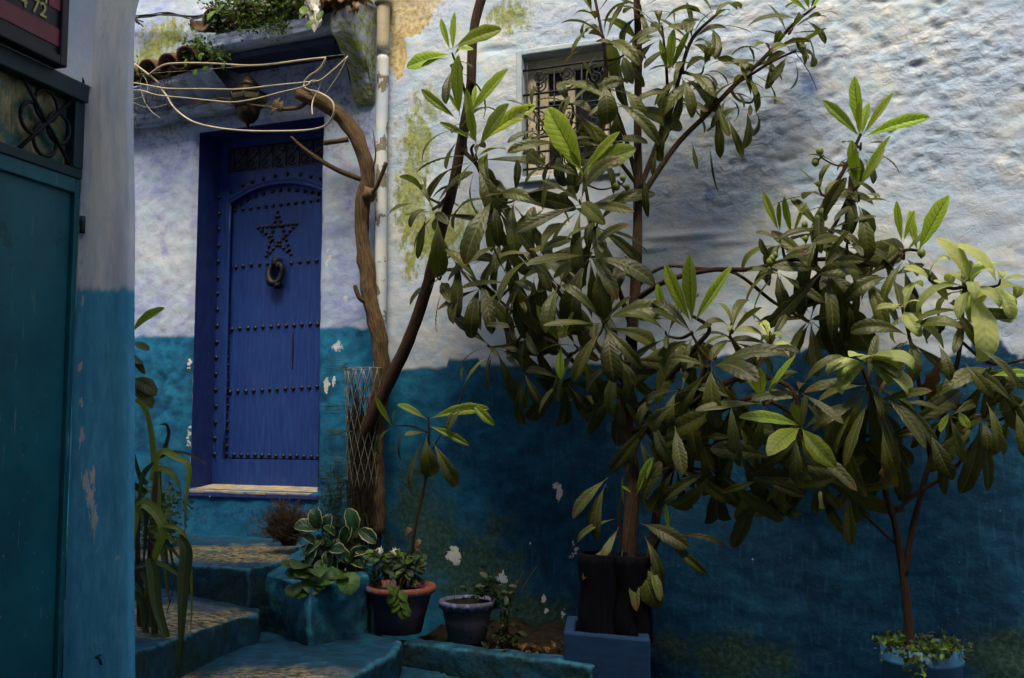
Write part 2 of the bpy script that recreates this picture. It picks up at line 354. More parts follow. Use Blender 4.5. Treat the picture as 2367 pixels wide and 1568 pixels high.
def wall_attrs(s, z):
    m = sstep(sz(1350, 800)[0], sz(1600, 800)[0], s); zl = sz(2100, 440)[1]; up = sstep(zl - .15, zl + .10, z + .05 * pn(s * 3, z * 3, 9))
    lav = np.where(s < SPIPE, .95, .12 * (1 - m) + .28)
    return dict(blue=bound(s, z), moss=moss(s, z), ochre=ochre(s, z), peel=peel(s, z), algae=algae(s, z), uline=uline(s, z), bright_blue=1 - sstep(sz(930, 900)[0], sz(1300, 900)[0], s + .1 * fbm(s * 3, z * 3, 3, 19)), lav=lav, dirt_shade=dirt_shade(s, z), crack=crack(s, z), rough=np.maximum(m * (.25 + .75 * up), .55 * (s > SPIPE) * sstep(sz(1000, 600)[1], sz(1000, 420)[1], z)) * np.clip(.6 + .8 * fbm(s * 2.2, z * 2.2, 3, 31), .1, 1.2))
def edge_round(s, z, a, b, c, d, w_=.03):
    ds = np.maximum(np.maximum(a - s, s - b), 0); dz = np.maximum(np.maximum(c - z, z - d), 0)
    return np.clip(1 - np.sqrt(ds ** 2 + dz ** 2) / w_, 0, 1)
def wall_disp(s, z):
    m = sstep(sz(1380, 800)[0], sz(1750, 800)[0], s)
    zl = sz(2100, 440)[1]
    up = sstep(zl - .12, zl + .10, z + .05 * pn(s * 3, z * 3, 9))
    lump = 1 - worley(s * 15 + .5 * fbm(s * 8, z * 8, 2, 3), z * 21 + .5 * fbm(s * 8, z * 8, 2, 4), 2)
    lump2 = 1 - worley(s * 7.5, z * 11 + .4 * pn(s * 5, z * 5, 8), 12)
    patch = .55 + .9 * fbm(s * 2.2, z * 2.2, 3, 31)
    pits = -np.clip(fbm(s * 9, z * 14, 3, 77) - .16, 0, 1) * .035
    d = .012 * fbm(s * 1.1, z * 1.1, 3, 1)
    d = d + m * (up * (np.clip(patch, .15, 1.2) * (.016 * lump + .004 * lump2) + pits) + (1 - up) * (.008 * fbm(s * 5, z * 9, 4, 22) + .005 * lump2))
    d = d + (1 - m) * (.006 * fbm(s * 4.5, z * 4.5, 4, 41) + np.where(s > SPIPE, .004, .006) * fbm(s * 16, z * 16, 3, 51))
    d = d + rough_l(s, z) * .03 * fbm(s * 9, z * 9, 4, 61) + ridge(s, z) * .012
    d = d - .02 * np.maximum(edge_round(s, z, DS0, DS1, DZB, DZT), edge_round(s, z, WS0, WS1, WZB, WZT, .012))
    d = d - .02 * ochre(s, z)
    return d
def posW(s, z, d):
    e = np.array(E1); n = np.array(NN); return np.array(P0)[None] + s[:, None] * e + d[:, None] * n + z[:, None] * np.array([0, 0, 1.0])
def axis(lo, hi, step, cuts):
    pts = [lo] + [c for c in sorted(cuts) if lo < c < hi] + [hi]; out = []
    for a, b in zip(pts[:-1], pts[1:]): out += list(np.linspace(a, b, max(2, int((b - a) / step) + 1))[:-1])
    return np.array(out + [hi])
S = np.concatenate([axis(SL, SPIPE, .014, [DS0, DS1])[:-1], axis(SPIPE, SR, .0115, [WS0, WS1])])
Z = np.concatenate([axis(.2, 4.1, .0115, [DZB, DZT, WZB, WZT])[:-1], axis(4.1, 5.4, .1, [])])
def hole(s, z): return ((s > DS0) & (s < DS1) & (z > DZB) & (z < DZT)) | ((s > WS0) & (s < WS1) & (z > WZB) & (z < WZT))
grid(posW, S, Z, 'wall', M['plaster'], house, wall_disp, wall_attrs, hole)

# ------------------------------------------------------------------ door
RD = -.205
mb = MB()
def quadw(mb, pts): mb.add([W(*p) for p in pts], [tuple(range(len(pts)))], [(p[0] + p[2], p[1]) for p in pts])
quadw(mb, [(DS0, DZB, -.018), (DS0, DZB, RD), (DS0, DZT, RD), (DS0, DZT, -.018)][::-1])
quadw(mb, [(DS1, DZB, -.018), (DS1, DZB, RD), (DS1, DZT, RD), (DS1, DZT, -.018)])
quadw(mb, [(DS0, DZT, -.018), (DS1, DZT, -.018), (DS1, DZT, RD), (DS0, DZT, RD)])
mb.build('door_reveal', M['reveal'], house, smooth=False)
fs0 = sz(496, 700, RD)[0]; ls0 = sz(526, 700, RD)[0]; sc_ = sz(642, 600, RD)[0]; ls1 = 2 * sc_ - ls0; fs1 = ls1 + .08
zf = sz(600, 1090, RD)[1]; lz0 = sz(620, 1063, RD)[1]; lzs = sz(526, 472, RD)[1]; lzp = sz(648, 424, RD)[1]; ft = sz(630, 392, RD)[1]
tz1 = sz(630, 318, RD)[1]
def arch(s, off=0.0):
    x = (s - sc_) / (ls1 - ls0) * 2; return lzs + (lzp - lzs) * math.sqrt(max(0, 1 - min(1, x * x) * .999)) ** .9 + off
def archc(s):      # flatter circular arch
    h = lzp - lzs; hw = (ls1 - ls0) / 2; Rr = (hw * hw + h * h) / (2 * h); x = s - sc_
    return lzs + math.sqrt(max(0, Rr * Rr - x * x)) - (Rr - h)
mb = MB(); y0 = RD; y1 = RD - .03
mb.wbox(fs0 - .09, ls0, DZB, ft, y1, y0); mb.wbox(ls1, fs1, DZB, ft, y1, y0)
mb.wbox(ls0, ls1, DZB, lz0, y1, y0 + .01)
n = 24
for i in range(n):
    a = ls0 + (ls1 - ls0) * i / n; b = ls0 + (ls1 - ls0) * (i + 1) / n
    quadw(mb, [(a, archc(a), y0), (b, archc(b), y0), (b, ft, y0), (a, ft, y0)])
    quadw(mb, [(a, archc(a), y1), (b, archc(b), y1), (b, archc(b), y0), (a, archc(a), y0)])
mb.wbox(fs0 - .09, fs1, ft, tz1 - .30 if tz1 - .30 > ft else ft + .004, y1, y0)
frame = mb.build('door_frame', M['doorblue'], house, smooth=False)
mm = MB()
path = [W(ls0 + .004, lz0 + (lzs - lz0) * i / 8, RD + .004) for i in range(9)] + [W(ls0 + (ls1 - ls0) * i / 24, archc(ls0 + (ls1 - ls0) * i / 24), RD + .004) for i in range(25)]
mm.tube(path, .009, 6, 1, smooth=False); path2 = [p + NN * -.006 + ZU * .022 for p in path[9:]]; mm.tube(path2, .006, 6, 1, smooth=False)
mm.build('moulding', M['doorblue'], frame)
door = None
mb = MB(); LD = RD - .022
for i in range(n):
    a = ls0 + .006 + (ls1 - ls0 - .012) * i / n; b = ls0 + .006 + (ls1 - ls0 - .012) * (i + 1) / n
    quadw(mb, [(a, lz0 + .008, LD), (b, lz0 + .008, LD), (b, archc(b) + .004, LD), (a, archc(a) + .004, LD)])
door = mb.build('door', M['doorblue'], house, loc=W(sc_, lz0, LD), smooth=False)
mb = MB(); mb.wbox(ls0, ls1, lz0 - .004, lz0 + .012, LD - .01, LD - .002); mb.build('gap', M['iron'], door, smooth=False)
# studs: one small domed nail each
SV, SF, _ = lathe((0, 0, 0), [(.0125, 0), (.0122, .004), (.0095, .0085), (.005, .011), (.0006, .0118)], 10)
qrot = NN.to_track_quat('Z', 'Y')
stud_me = mesh([qrot @ v for v in SV], SF, M['stud'])
def stud(u, v, d=None, par=None, k=1.0):
    d = LD if d is None else d; p = hit(u, v, d); o = link('stud', stud_me, par or door, p); o.scale = (k, k, k); return o
def row(a, b, n_, d=None, par=None, jit=.8, skip=()):
    for i in range(n_):
        if i in skip: continue
        t = i / (n_ - 1); stud(a[0] + (b[0] - a[0]) * t + rnd.uniform(-jit, jit), a[1] + (b[1] - a[1]) * t + rnd.uniform(-jit, jit), d, par)
row((530, 489), (524, 1050), 31)
row((545, 618), (600, 612), 4); row((618, 610), (619, 610), 1 + 1, skip=(1,)); row((674, 608), (752, 602), 5)
row((537, 761), (752, 748), 13); row((532, 906), (752, 894), 13); row((541, 1052), (752, 1056), 14); row((545, 486), (735, 463), 12)
for (u, v) in [(544, 478), (557, 471), (573, 462), (591, 454), (609, 448), (630, 443), (648, 440), (667, 439), (686, 440), (704, 442), (721, 445), (736, 449)]: stud(u, v)
for (u, v) in [(508, 457), (534, 443), (562, 429), (584, 421), (608, 414), (636, 407), (664, 403), (694, 404), (718, 408), (741, 413)]: stud(u, v, RD, frame)
row((507, 494), (497, 1050), 16, RD, frame)
tips = [(642, 490), (672, 588), (597, 527), (686, 518), (616, 592)]
star = set()
for a, b in ((0, 1), (1, 2), (2, 3), (3, 4), (4, 0)):
    for i in range(9):
        t = i / 9; star.add((round(tips[a][0] + (tips[b][0] - tips[a][0]) * t, 1), round(tips[a][1] + (tips[b][1] - tips[a][1]) * t, 1)))
for (u, v) in sorted(star): stud(u, v, k=.92)
# knocker: a boss, a lumpy ring and its strike
mb = MB(); kc = hit(637, 632, LD + .03); top = hit(641, 607, LD + .012)
ring = [kc + E1 * .044 * math.cos(t) * (1 + .1 * math.sin(3 * t)) + ZU * .060 * math.sin(t) + NN * .012 * math.sin(t) * -1 for t in [2 * math.pi * i / 18 for i in range(19)]]
mb.tube(ring, [.013, .017, .015, .013, .017, .020, .025, .022, .015, .013], 8, 2, .35, cap=False)
mb.add(*ico(top + NN * .01, .030, 2, .5)); mb.add(*ico(kc - ZU * .066 + NN * .004 + E1 * .016, .027, 2, .5)); mb.add(*ico(top + E1 * .016 - ZU * .02 + NN * .012, .022, 2, .4))
mb.build('knocker', M['iron'], door)
mb = MB(); a = hit(677, 766, LD); b = hit(676, 855, LD); mb.tube([a, (a + b) / 2 + E1 * .002, b], [.004, .006, .003], 6, 4); mb.build('slit', M['iron'], door)
# transom: dark pane and scrolled bars
ts0 = sz(528, 360, RD)[0]; ts1 = fs1; tzb = sz(630, 386, RD)[1]; tzt = DZT
M['transglass'] = simple('dusty_purple_pane', (.10, .085, .13), .4, (.07, .06, .09), 8, .05)
mb = MB(); mb.wbox(ts0, ts1, tzb, tzt, RD - .05, RD - .03); trans = mb.build('transom', M['transglass'], house, loc=W(ts0, tzb, RD - .03), smooth=False)
mb = MB(); mb.wbox(fs0 - .09, ts0, tzb - .02, tzt, RD - .028, RD + .002); mb.build('transom_post', M['doorblue'], trans, smooth=False)
mb = MB(); mb.wbox(ts0, ts1, tzt - .05, tzt, RD - .026, RD + .004); mb.build('lintel', M['reveal'], trans, smooth=False)
def spiral(c, r, turns, a0, sgn, ex, ey, r_end=.25, m=22):
    return [c + (ex * math.cos(a0 + sgn * 2 * math.pi * turns * i / m) + ey * math.sin(a0 + sgn * 2 * math.pi * turns * i / m)) * r * (1 - (1 - r_end) * i / m) for i in range(m + 1)]
hh = tzt - .05 - tzb; nb = 8; dd = RD - .012
for i in range(nb + 1):
    s = ts0 + .03 + (ts1 - ts0 - .05) * i / nb
    m2 = MB(); m2.tube([W(s, tzb, dd), W(s, tzt - .05, dd)], .0045, 6, 2); m2.build('bar', M['iron'], trans)
    if i < nb:
        wv = (ts1 - ts0 - .05) / nb; c = s + wv / 2
        m2 = MB(); m2.tube(spiral(W(c + .012, tzt - .05 - hh * .2, dd), wv * .34, 1.2, 2.6, -1, E1, ZU) , .0035, 5, 1, smooth=False)
        m2.tube(spiral(W(c - .008, tzb + hh * .24, dd), wv * .38, 1.2, -.6, -1, E1, ZU), .0035, 5, 1, smooth=False)
        m2.tube([W(s + wv * .1, tzb + hh * .35, dd), W(c, tzb + hh * .5, dd), W(s + wv * .9, tzb + hh * .7, dd)], .0035, 5, 3); m2.build('scroll', M['iron'], trans)
# threshold with small stone tiles
mb = MB(); mb.wbox(DS0 - .02, DS1 + .02, DZB - .045, DZB - .012, RD, .012); thr = mb.build('threshold', M['reveal'], house, loc=W(DS0, DZB, 0), smooth=False, bevel=.008)
ntl = 6
for i in range(ntl):
    a = DS0 + .01 + (DS1 - DS0 - .02) * i / ntl + rnd.uniform(-.01, .01) * (i > 0); b = DS0 + .01 + (DS1 - DS0 - .02) * (i + 1) / ntl - .006
    m2 = MB(); zt = DZB - .010 + rnd.uniform(0, .003); V = [W(a, zt + .022, RD + .012), W(b + .03, zt + .022, RD + .012), W(b - .02, zt, .012 + rnd.uniform(-.006, .004)), W(a - .03 * (i > 0), zt, .010)]
    V2 = [p - ZU * .012 for p in V]; m2.add(V + V2, [(3, 2, 1, 0), (4, 5, 6, 7), (0, 1, 5, 4), (1, 2, 6, 5), (2, 3, 7, 6), (3, 0, 4, 7)]); m2.build('tile', M['stonetile'], thr, smooth=False)

# ------------------------------------------------------------------ window with cream frame and scrolled grille
WD = -.10
mb = MB()
quadw(mb, [(WS0, WZB, -.018), (WS0, WZB, WD), (WS0, WZT, WD), (WS0, WZT, -.018)][::-1]); quadw(mb, [(WS1, WZB, -.018), (WS1, WZB, WD), (WS1, WZT, WD), (WS1, WZT, -.018)])
quadw(mb, [(WS0, WZT, -.018), (WS1, WZT, -.018), (WS1, WZT, WD), (WS0, WZT, WD)]); quadw(mb, [(WS0, WZB, -.018), (WS1, WZB, -.018), (WS1, WZB, WD), (WS0, WZB, WD)][::-1])
M['wreveal'] = paint('window_reveal_plaster', (.30, .36, .48), (.42, .45, .50), .8, .3, (3, 3))
mb.build('window_reveal', M['wreveal'], house, smooth=False)
mb = MB(); mb.wbox(WS0, WS1, WZB, WZT, WD - .03, WD - .005)
win = mb.build('window', M['glassdark'], house, loc=W(WS0, WZB, WD), smooth=False)
fw = .045
for (a, b, c, d) in ((WS0, WS0 + fw, WZB, WZT), (WS1 - fw, WS1, WZB, WZT), (WS0 + fw, WS1 - fw, WZT - fw * 1.6, WZT), (WS0 + fw, WS1 - fw, WZB, WZB + fw)):
    m2 = MB(); m2.wbox(a, b, c, d, WD, WD + .03); m2.build('frame', M['cream'], win, smooth=False, bevel=.004)
mid = (WS0 + WS1) / 2
for (a, b) in ((WS0 + fw + .015, WS0 + fw + .06), (mid - .05, mid + .012), (WS1 - fw - .03, WS1 - fw - .006)):
    m2 = MB(); m2.wbox(a, b, WZB + fw + .01, WZT - fw * 1.6 - .004, WD - .004, WD + .018); m2.build('stile', M['cream'], win, smooth=False, bevel=.003)
for i in range(1, 3):
    m2 = MB(); zz = WZB + (WZT - WZB) * i / 3; m2.wbox(WS0 + fw + .06, mid - .05, zz - .012, zz + .012, WD - .004, WD + .012); m2.build('glazing_bar', M['cream'], win, smooth=False)
M['mesh_screen'] = simple('brown_insect_screen', (.045, .04, .03), .8, (.08, .07, .05), 60, .4)
m2 = MB(); m2.wbox(WS0 + fw + .06, mid - .05, WZB + fw, WZT - fw * 1.6, WD - .012, WD - .008); m2.wbox(mid + .012, WS1 - fw - .03, WZB + fw, WZT - fw * 1.6, WD - .012, WD - .008); m2.build('insect_screen', M['mesh_screen'], win, smooth=False)
gd = -.012; H = WZT - WZB; rails = [WZT - .07, WZB + H * .68, WZB + H * .56, WZB + H * .32, WZB + H * .20, WZB + .04]
for z in rails:
    m2 = MB(); m2.tube([W(WS0 - .01, z, gd), W(mid, z, gd + .002), W(WS1 + .01, z, gd)], .006, 6, 3); m2.build('grille_rail', M['iron'], win)
ncol = 3; cw = (WS1 - WS0 - .04) / ncol
for i in range(ncol + 1):
    s = WS0 + .02 + cw * i; m2 = MB(); m2.tube([W(s, WZB, gd), W(s, WZT - .03, gd)] if i in (0, ncol) else [W(s, rails[-1], gd), W(s, rails[0], gd)], .0045, 6, 2); m2.build('grille_bar', M['iron'], win)
for i in range(ncol):
    c = WS0 + .02 + cw * (i + .5); sg = 1 if i % 2 else -1
    for (za, zb) in ((rails[0], rails[1]), (rails[2], rails[3]), (rails[4], rails[5])):
        hgt = za - zb; r = min(cw * .36, hgt * .3)
        for (zc, up) in ((za - r * 1.1, 1), (zb + r * 1.1, -1)):
            m2 = MB(); m2.tube(spiral(W(c, zc, gd + .004), r, 1.75, math.pi / 2 * up + 1.57 * sg, sg * up, E1, ZU, .15, 30), .0038, 5, 1, smooth=False)
            if hgt > 4 * r: m2.tube([W(c + sg * r, zc, gd + .004), W(c + sg * r * .5, zc - up * r * 1.2, gd + .004), W(c + sg * .01, (za + zb) / 2, gd + .004)], .0038, 5, 3)
            m2.build('scroll', M['iron'], win)
# flat plaster band round the window
mb = MB(); bw = .032
mb.wbox(WS0 - bw, WS0 - .002, WZB - bw, WZT + bw, -.03, .010); mb.wbox(WS1 + .002, WS1 + bw, WZB - bw, WZT + bw, -.03, .010); mb.wbox(WS0 - .002, WS1 + .002, WZT + .002, WZT + bw, -.03, .012); mb.wbox(WS0 - .002, WS1 + .002, WZB - bw, WZB - .002, -.03, .02)
M['band'] = paint('window_band_plaster', (.33, .40, .49), (.44, .48, .50), .85, .6, (3, 3), .12, (.28, .24, .16))
mb.build('window_surround', M['band'], house, smooth=False, bevel=.006)

# ------------------------------------------------------------------ mouldings left of the lantern
for (a, b, r, d) in (((250, 258), (545, 214), .036, .045), ((250, 300), (590, 246), .045, .055), ((250, 228), (520, 188), .03, .03)):
    s0, z0 = sz(*a); s1, z1 = sz(*b); mb = MB(); zz = (z0 + z1) / 2
    mb.tube([W(s0 + (s1 - s0) * i / 6, z0 + (z1 - z0) * i / 6 + .006 * math.sin(i * 2), d * (.6 if i == 6 else 1)) for i in range(7)], [r, r, r, r, r, r, r * .3], 10, 4, .12); mb.build('moulding_band', M['canopyp'], house)
    o = house.children[-1]

# ------------------------------------------------------------------ canopy over the door
CD = .25
cs0, cz0 = sz(478, 121, CD); cs1, cz1 = sz(818, 55, CD); cz = (cz0 + cz1) / 2
lip = .085
bs_in = sz(869, 100)[0] - .11
Sx = np.linspace(cs0, bs_in, 70)
def cpos(t, s, _d):        # profile parameter t runs: wall -> under -> front lip -> back over the top
    prof_d = np.interp(t, [0, 1, 1.15, 2, 2.15, 3], [-.03, CD - .02, CD, CD, CD - .03, -.03]); prof_z = np.interp(t, [0, 1, 1.15, 2, 2.15, 3], [-.03, 0, .012, lip, lip + .01, .30])
    wob = .014 * fbm(s * 4, t * 3, 3, 14); zz = cz + prof_z + wob + (cz1 - cz0) * ((s - cs0) / (cs1 - cs0) - .5) + .012 * pn(s * 3, s * 0, 4)
    return posW(s, zz, prof_d + .012 * fbm(s * 7, t * 4, 3, 15))
canopy = grid(cpos, np.array([0, .25, .5, .75, .95, 1.0, 1.05, 1.15, 1.3, 1.45, 1.6, 1.75, 1.9, 2.0, 2.1, 2.3, 2.6, 3.0]), Sx, 'canopy', M['canopyp'], house, None,
    lambda t, s: dict(blue=-np.ones_like(s), lav=.8 + 0 * s, dirt_shade=.35 + 0 * s, moss=.15 + .0 * s, ochre=0 * s, peel=0 * s, algae=0 * s, uline=0 * s, crack=0 * s), loc=W(cs0, cz, 0))
M['navyshade'] = paint('navy_shade_paint', (.016, .022, .05), (.024, .034, .07), .7, .3, (2, 8))
mb = MB(); mb.wbox(cs0 + .02, bs_in - .02, cz - .05, cz - .022, -.02, CD - .05); mb.build('shade_soffit', M['navyshade'], house, smooth=False)  # added board under the canopy, its dark navy stands for the shade there
mb = MB(); mb.wbox(DS0 - .12, DS1 + .35, DZB - .2, DZT + .15, RD - .16, RD - .10); mb.build('added_backing', M['navyshade'], house, smooth=False)  # added unseen panel behind the door, seals light leaking from behind
mb = MB(); mb.wbox(WS0 - .1, WS1 + .1, WZB - .1, WZT + .1, WD - .14, WD - .08); mb.build('added_backing', M['navyshade'], house, smooth=False)  # another added panel, stops light leaking through the window
# side bracket at the right end of the canopy, mossy
prof = [(0, -.62), (.05, -.60), (.09, -.50), (.11, -.42), (.14, -.34), (.20, -.26), (.30, -.19), (.38, -.10), (.46, -.06), (.49, .02), (.49, .12), (.40, .24), (0, .34)]
prof = [(a * .56, b * .56) for a, b in prof]
bs1 = sz(869, 100)[0]; bs0 = bs1 - .12
mb = MB(); V = []; m_ = len(prof)
for k, s in enumerate((bs0, bs0 + .012, (bs0 + bs1) / 2, bs1 - .012, bs1)):
    ins = .012 if k in (0, 4) else 0
    for (d, z) in prof:
        j = mnoise.noise(Vector((d * 9, z * 9, s * 9))) * .014
        V.append(W(s, cz1 + z + (ins if z < 0 else -ins) + j, (d - ins + j if d > .01 else d)))
Fc = []
for k in range(4):
    for i in range(m_ - 1): Fc.append((k * m_ + i, k * m_ + i + 1, (k + 1) * m_ + i + 1, (k + 1) * m_ + i)[::-1])
Fc.append(tuple(range(m_))); Fc.append(tuple(4 * m_ + i for i in range(m_))[::-1])
U = [((v - P0).dot(E1) + dist(v), v.z) for v in V]
nV = len(V)
bo = build('bracket', V, Fc, M['bracket'], house, uv=U, attrs=dict(blue=[-1] * nV, moss=[.55 if v.z < cz1 - .05 else .4 for v in V], dirt_shade=[.5] * nV, lav=[.5] * nV))
sd = bo.modifiers.new('subdivide', 'SUBSURF'); sd.levels = 2; sd.render_levels = 2; sd.subdivision_type = 'SIMPLE'
# barrel tiles laid on the canopy, fronts showing as a wave
def barrel(r0, r1, L, th=.012, seg=8):
    V = []; Fc = []
    for (y, r) in ((0, r0), (L, r1)):
        for rr in (r, r - th):
            for k in range(seg + 1):
                a = math.pi * k / seg; V.append(Vector((rr * math.cos(a), y, rr * math.sin(a))))
    n_ = seg + 1
    for k in range(seg):
        Fc += [(k, k + 1, 2 * n_ + k + 1, 2 * n_ + k)[::-1], (n_ + k, n_ + k + 1, 3 * n_ + k + 1, 3 * n_ + k), (k, k + 1, n_ + k + 1, n_ + k), (2 * n_ + k, 2 * n_ + k + 1, 3 * n_ + k + 1, 3 * n_ + k)[::-1]]
    return V, Fc
tile_me = mesh(*barrel(.075, .062, .30), M['tile'])
tile_mat3 = Matrix((E1, -NN, ZU)).transposed()       # local x along the wall, y into it, z up
def place_tile(s, z, d, conv, tilt=.32, yaw=0.0, par=None):
    o = link('roof_tile', tile_me, par or canopy, W(s, z, d))
    m = tile_mat3 @ Matrix.Rotation(yaw, 3, 'Z') @ Matrix.Rotation(tilt, 3, 'X')
    if not conv: m = m @ Matrix.Rotation(math.pi, 3, 'Y')
    o.rotation_mode = 'QUATERNION'; o.rotation_quaternion = m.to_quaternion(); return o
i = 0; s = cs0 - .02
while s < cs1:
    zt = cz + lip + .02 + (cz1 - cz0) * ((s - cs0) / (cs1 - cs0) - .5)
    if i % 2: place_tile(s, zt + .035, CD + .05 + rnd.uniform(-.02, .02), True, .3 + rnd.uniform(-.05, .05), rnd.uniform(-.06, .06))
    else: place_tile(s, zt + .075, CD + .03 + rnd.uniform(-.02, .02), False, .3, rnd.uniform(-.04, .04))
    s += .098; i += 1
# lower tiled eave to the left of it
es0, ez0 = sz(270, 212, .25); es1, ez1 = sz(478, 150, .25)
eave = None; mb = MB()
V = []; Fc = []; ne = 24
for i in range(ne + 1):
    t = i / ne; s = es0 + (es1 - es0) * t; z = ez0 + (ez1 - ez0) * t; sc2 = abs(math.sin(i * math.pi / 4)) * .03
    V += [W(s, z - .13, -.03), W(s, z - .05 - sc2, .12), W(s, z - .01 - sc2 * .4, .20), W(s, z + .02, .20), W(s, z + .14, -.03)]
for i in range(ne):
    for k in range(4): Fc.append((i * 5 + k, i * 5 + k + 1, (i + 1) * 5 + k + 1, (i + 1) * 5 + k)[::-1])
eave = build('eave', V, Fc, M['canopyp'], house, loc=W(es0, ez0, 0), uv=[((v - P0).dot(E1) + dist(v), v.z) for v in V], attrs=dict(blue=[-1] * len(V), dirt_shade=[.8] * len(V), lav=[.7] * len(V)))
for i in range(9):
    t = (i + .3) / 9; s = es0 + (es1 - es0) * t; z = ez0 + (ez1 - ez0) * t
    place_tile(s, z + (.05 if i % 2 else .085), .25 + rnd.uniform(-.03, .03), i % 2 == 1, .35 + rnd.uniform(-.08, .08), rnd.uniform(-.1, .1), eave)

# ------------------------------------------------------------------ drainpipe
def pipe_mat():
    g = G('old_pipe_paint', .6, .3); z = g.sep(g.n('NewGeometry').outputs['Position'])[2]; v = g.obj(); n = g.noise(v, 13, 5, .6)
    zt = hit(889, 120, .04).z; zb = hit(889, 850, .04).z
    peel_ = g.step(g.math('ADD', n, g.math('MULTIPLY', g.noise(g.obj(1, 1, .4), 9, 3), .5)), .80, .83)
    c = g.mix(peel_, g.mix(g.step(g.noise(v, 6, 4), .4, .6), (.60, .61, .58), (.48, .54, .62)), (.20, .175, .12))
    c = g.mix(g.step(g.math('ADD', z, g.math('MULTIPLY', n, .06)), zt + .028, zt + .034), c, (.36, .31, .21))
    bl = g.mix(g.step(n, .35, .65), (.012, .10, .23), (.02, .16, .31)); bl = g.mix(g.step(g.noise(v, 18, 4), .66, .7), bl, (.10, .06, .04))
    c = g.mix(g.step(g.math('ADD', z, g.math('MULTIPLY', n, .05)), zb + .028, zb + .02), c, bl); g.col(c); g.bump(g.math('SUBTRACT', n, g.math('MULTIPLY', peel_, .4)), .4, .008); return g.m
M['pipe'] = pipe_mat()
pb = W(SPIPE, .5, .042)
pipe = thing('drainpipe', 'white drainpipe with peeling paint beside the vine trunk, blue at its foot', 'pipe', pb)
mb = MB(); mb.tube([W(SPIPE + .003 * math.sin(i * 1.3), .5 + i * .28, .042) for i in range(11)] + [W(SPIPE, hit(889, 122, .042).z, .042)], .031, 16, 3, .03); mb.build('pipe', M['pipe'], pipe)
zt = hit(889, 128, .042).z
mb = MB(); mb.tube([W(SPIPE, zt, .042), W(SPIPE, zt + .3, .042), W(SPIPE, 4.9, .042)], .034, 16, 3); mb.build('upper_pipe', M['pipe'], pipe)
zc = hit(889, 6, .042).z
mb = MB(); mb.add(*lathe(W(SPIPE, zc, .042), [(.034, -.012), (.046, -.010), (.047, .0), (.047, .02), (.040, .03), (.034, .06)], 18)); mb.build('collar', M['pipe'], pipe)
# ------------------------------------------------------------------ ground and steps
def cobble():
    g = G('street_stone', .9, .2); v = g.obj(); a = g.noise(v, 5, 6, .65); b = g.vor(v, 7)
    g.col(g.mix(g.step(a, .35, .65), (.10, .10, .09), (.045, .05, .055))); g.bump(g.math('ADD', a, g.math('MULTIPLY', b, -.5)), .5, .03); return g.m
M['street'] = cobble()
gs = np.concatenate([np.linspace(-60, -4, 12), np.linspace(-3.5, 4, 60), np.linspace(4.5, 60, 12)])
grid(lambda s, z, d: np.stack([s, z, .27 + d], 1), gs, gs, 'street', M['street'], None, lambda s, z: .012 * fbm(s * 2, z * 2, 3, 2), kind='structure')

def painted_stone(name, cx, cy, rx, ry, worn=1.0, zmin=None):
    """blue limewash on masonry, worn to bare stone where feet tread (round cx, cy)"""
    g = G(name, .8, .25); geo = g.n('NewGeometry'); pos = geo.outputs['Position']; P = g.sep(pos); N = g.sep(geo.outputs['Normal'])
    v = g.n('Mapping', {0: pos}).outputs[0]; n1 = g.noise(v, 3, 6, .6); n2 = g.noise(v, 14, 6, .65); n3 = g.noise(g.n('Mapping', {0: pos, 'Scale': (1, 1.8, 1)}).outputs[0], 30, 5, .65)
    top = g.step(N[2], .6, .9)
    bl = g.mix(g.step(n2, .36, .66), (.004, .036, .068), (.008, .075, .135)); bl = g.mix(g.math('MULTIPLY', g.step(n1, .48, .62), .85), bl, (.007, .036, .05)); bl = g.mix(g.math('MULTIPLY', g.step(n2, .60, .72), .7), bl, (.010, .022, .014))
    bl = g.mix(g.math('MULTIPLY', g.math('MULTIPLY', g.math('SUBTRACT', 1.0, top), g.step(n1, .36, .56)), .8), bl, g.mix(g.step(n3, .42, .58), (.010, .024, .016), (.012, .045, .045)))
    dx = g.math('DIVIDE', g.math('SUBTRACT', P[0], cx), rx); dy = g.math('DIVIDE', g.math('SUBTRACT', P[1], cy), ry)
    r2 = g.math('ADD', g.math('MULTIPLY', dx, dx), g.math('MULTIPLY', dy, dy))
    wm = g.math('SUBTRACT', 1.0, r2); wm = g.math('ADD', wm, g.math('MULTIPLY', g.math('SUBTRACT', g.math('ADD', n2, g.math('MULTIPLY', n3, .8)), .9), 3.2))
    wm = g.math('MULTIPLY', g.math('MULTIPLY', g.step(wm, -.35, .6), top), worn)
    st = g.mix(g.step(g.math('ADD', n3, g.math('MULTIPLY', g.math('SUBTRACT', g.vor(pos, 42), .4), .05)), .42, .58), (.42, .34, .16), (.05, .046, .034)); st = g.mix(g.step(n2, .56, .66), st, (.40, .34, .19)); st = g.mix(g.math('MULTIPLY', g.step(g.noise(pos, 7, 5, .7), .52, .60), .8), st, (.03, .08, .12))
    c = g.mix(wm, bl, st); c = g.mix(g.math('MULTIPLY', g.step(g.math('ADD', geo.outputs['Pointiness'], g.math('MULTIPLY', g.math('SUBTRACT', n2, .5), .10)), .515, .56), .7), c, (.04, .19, .27)); g.col(c)
    g.bump(g.math('ADD', n3, g.math('MULTIPLY', n2, 1.0)), .55, .012); return g.m
tex = bpy.data.textures.new('lumpy', 'CLOUDS'); tex.noise_scale = .16; tex.noise_depth = 3
tex2 = bpy.data.textures.new('grit', 'CLOUDS'); tex2.noise_scale = .05; tex2.noise_depth = 2
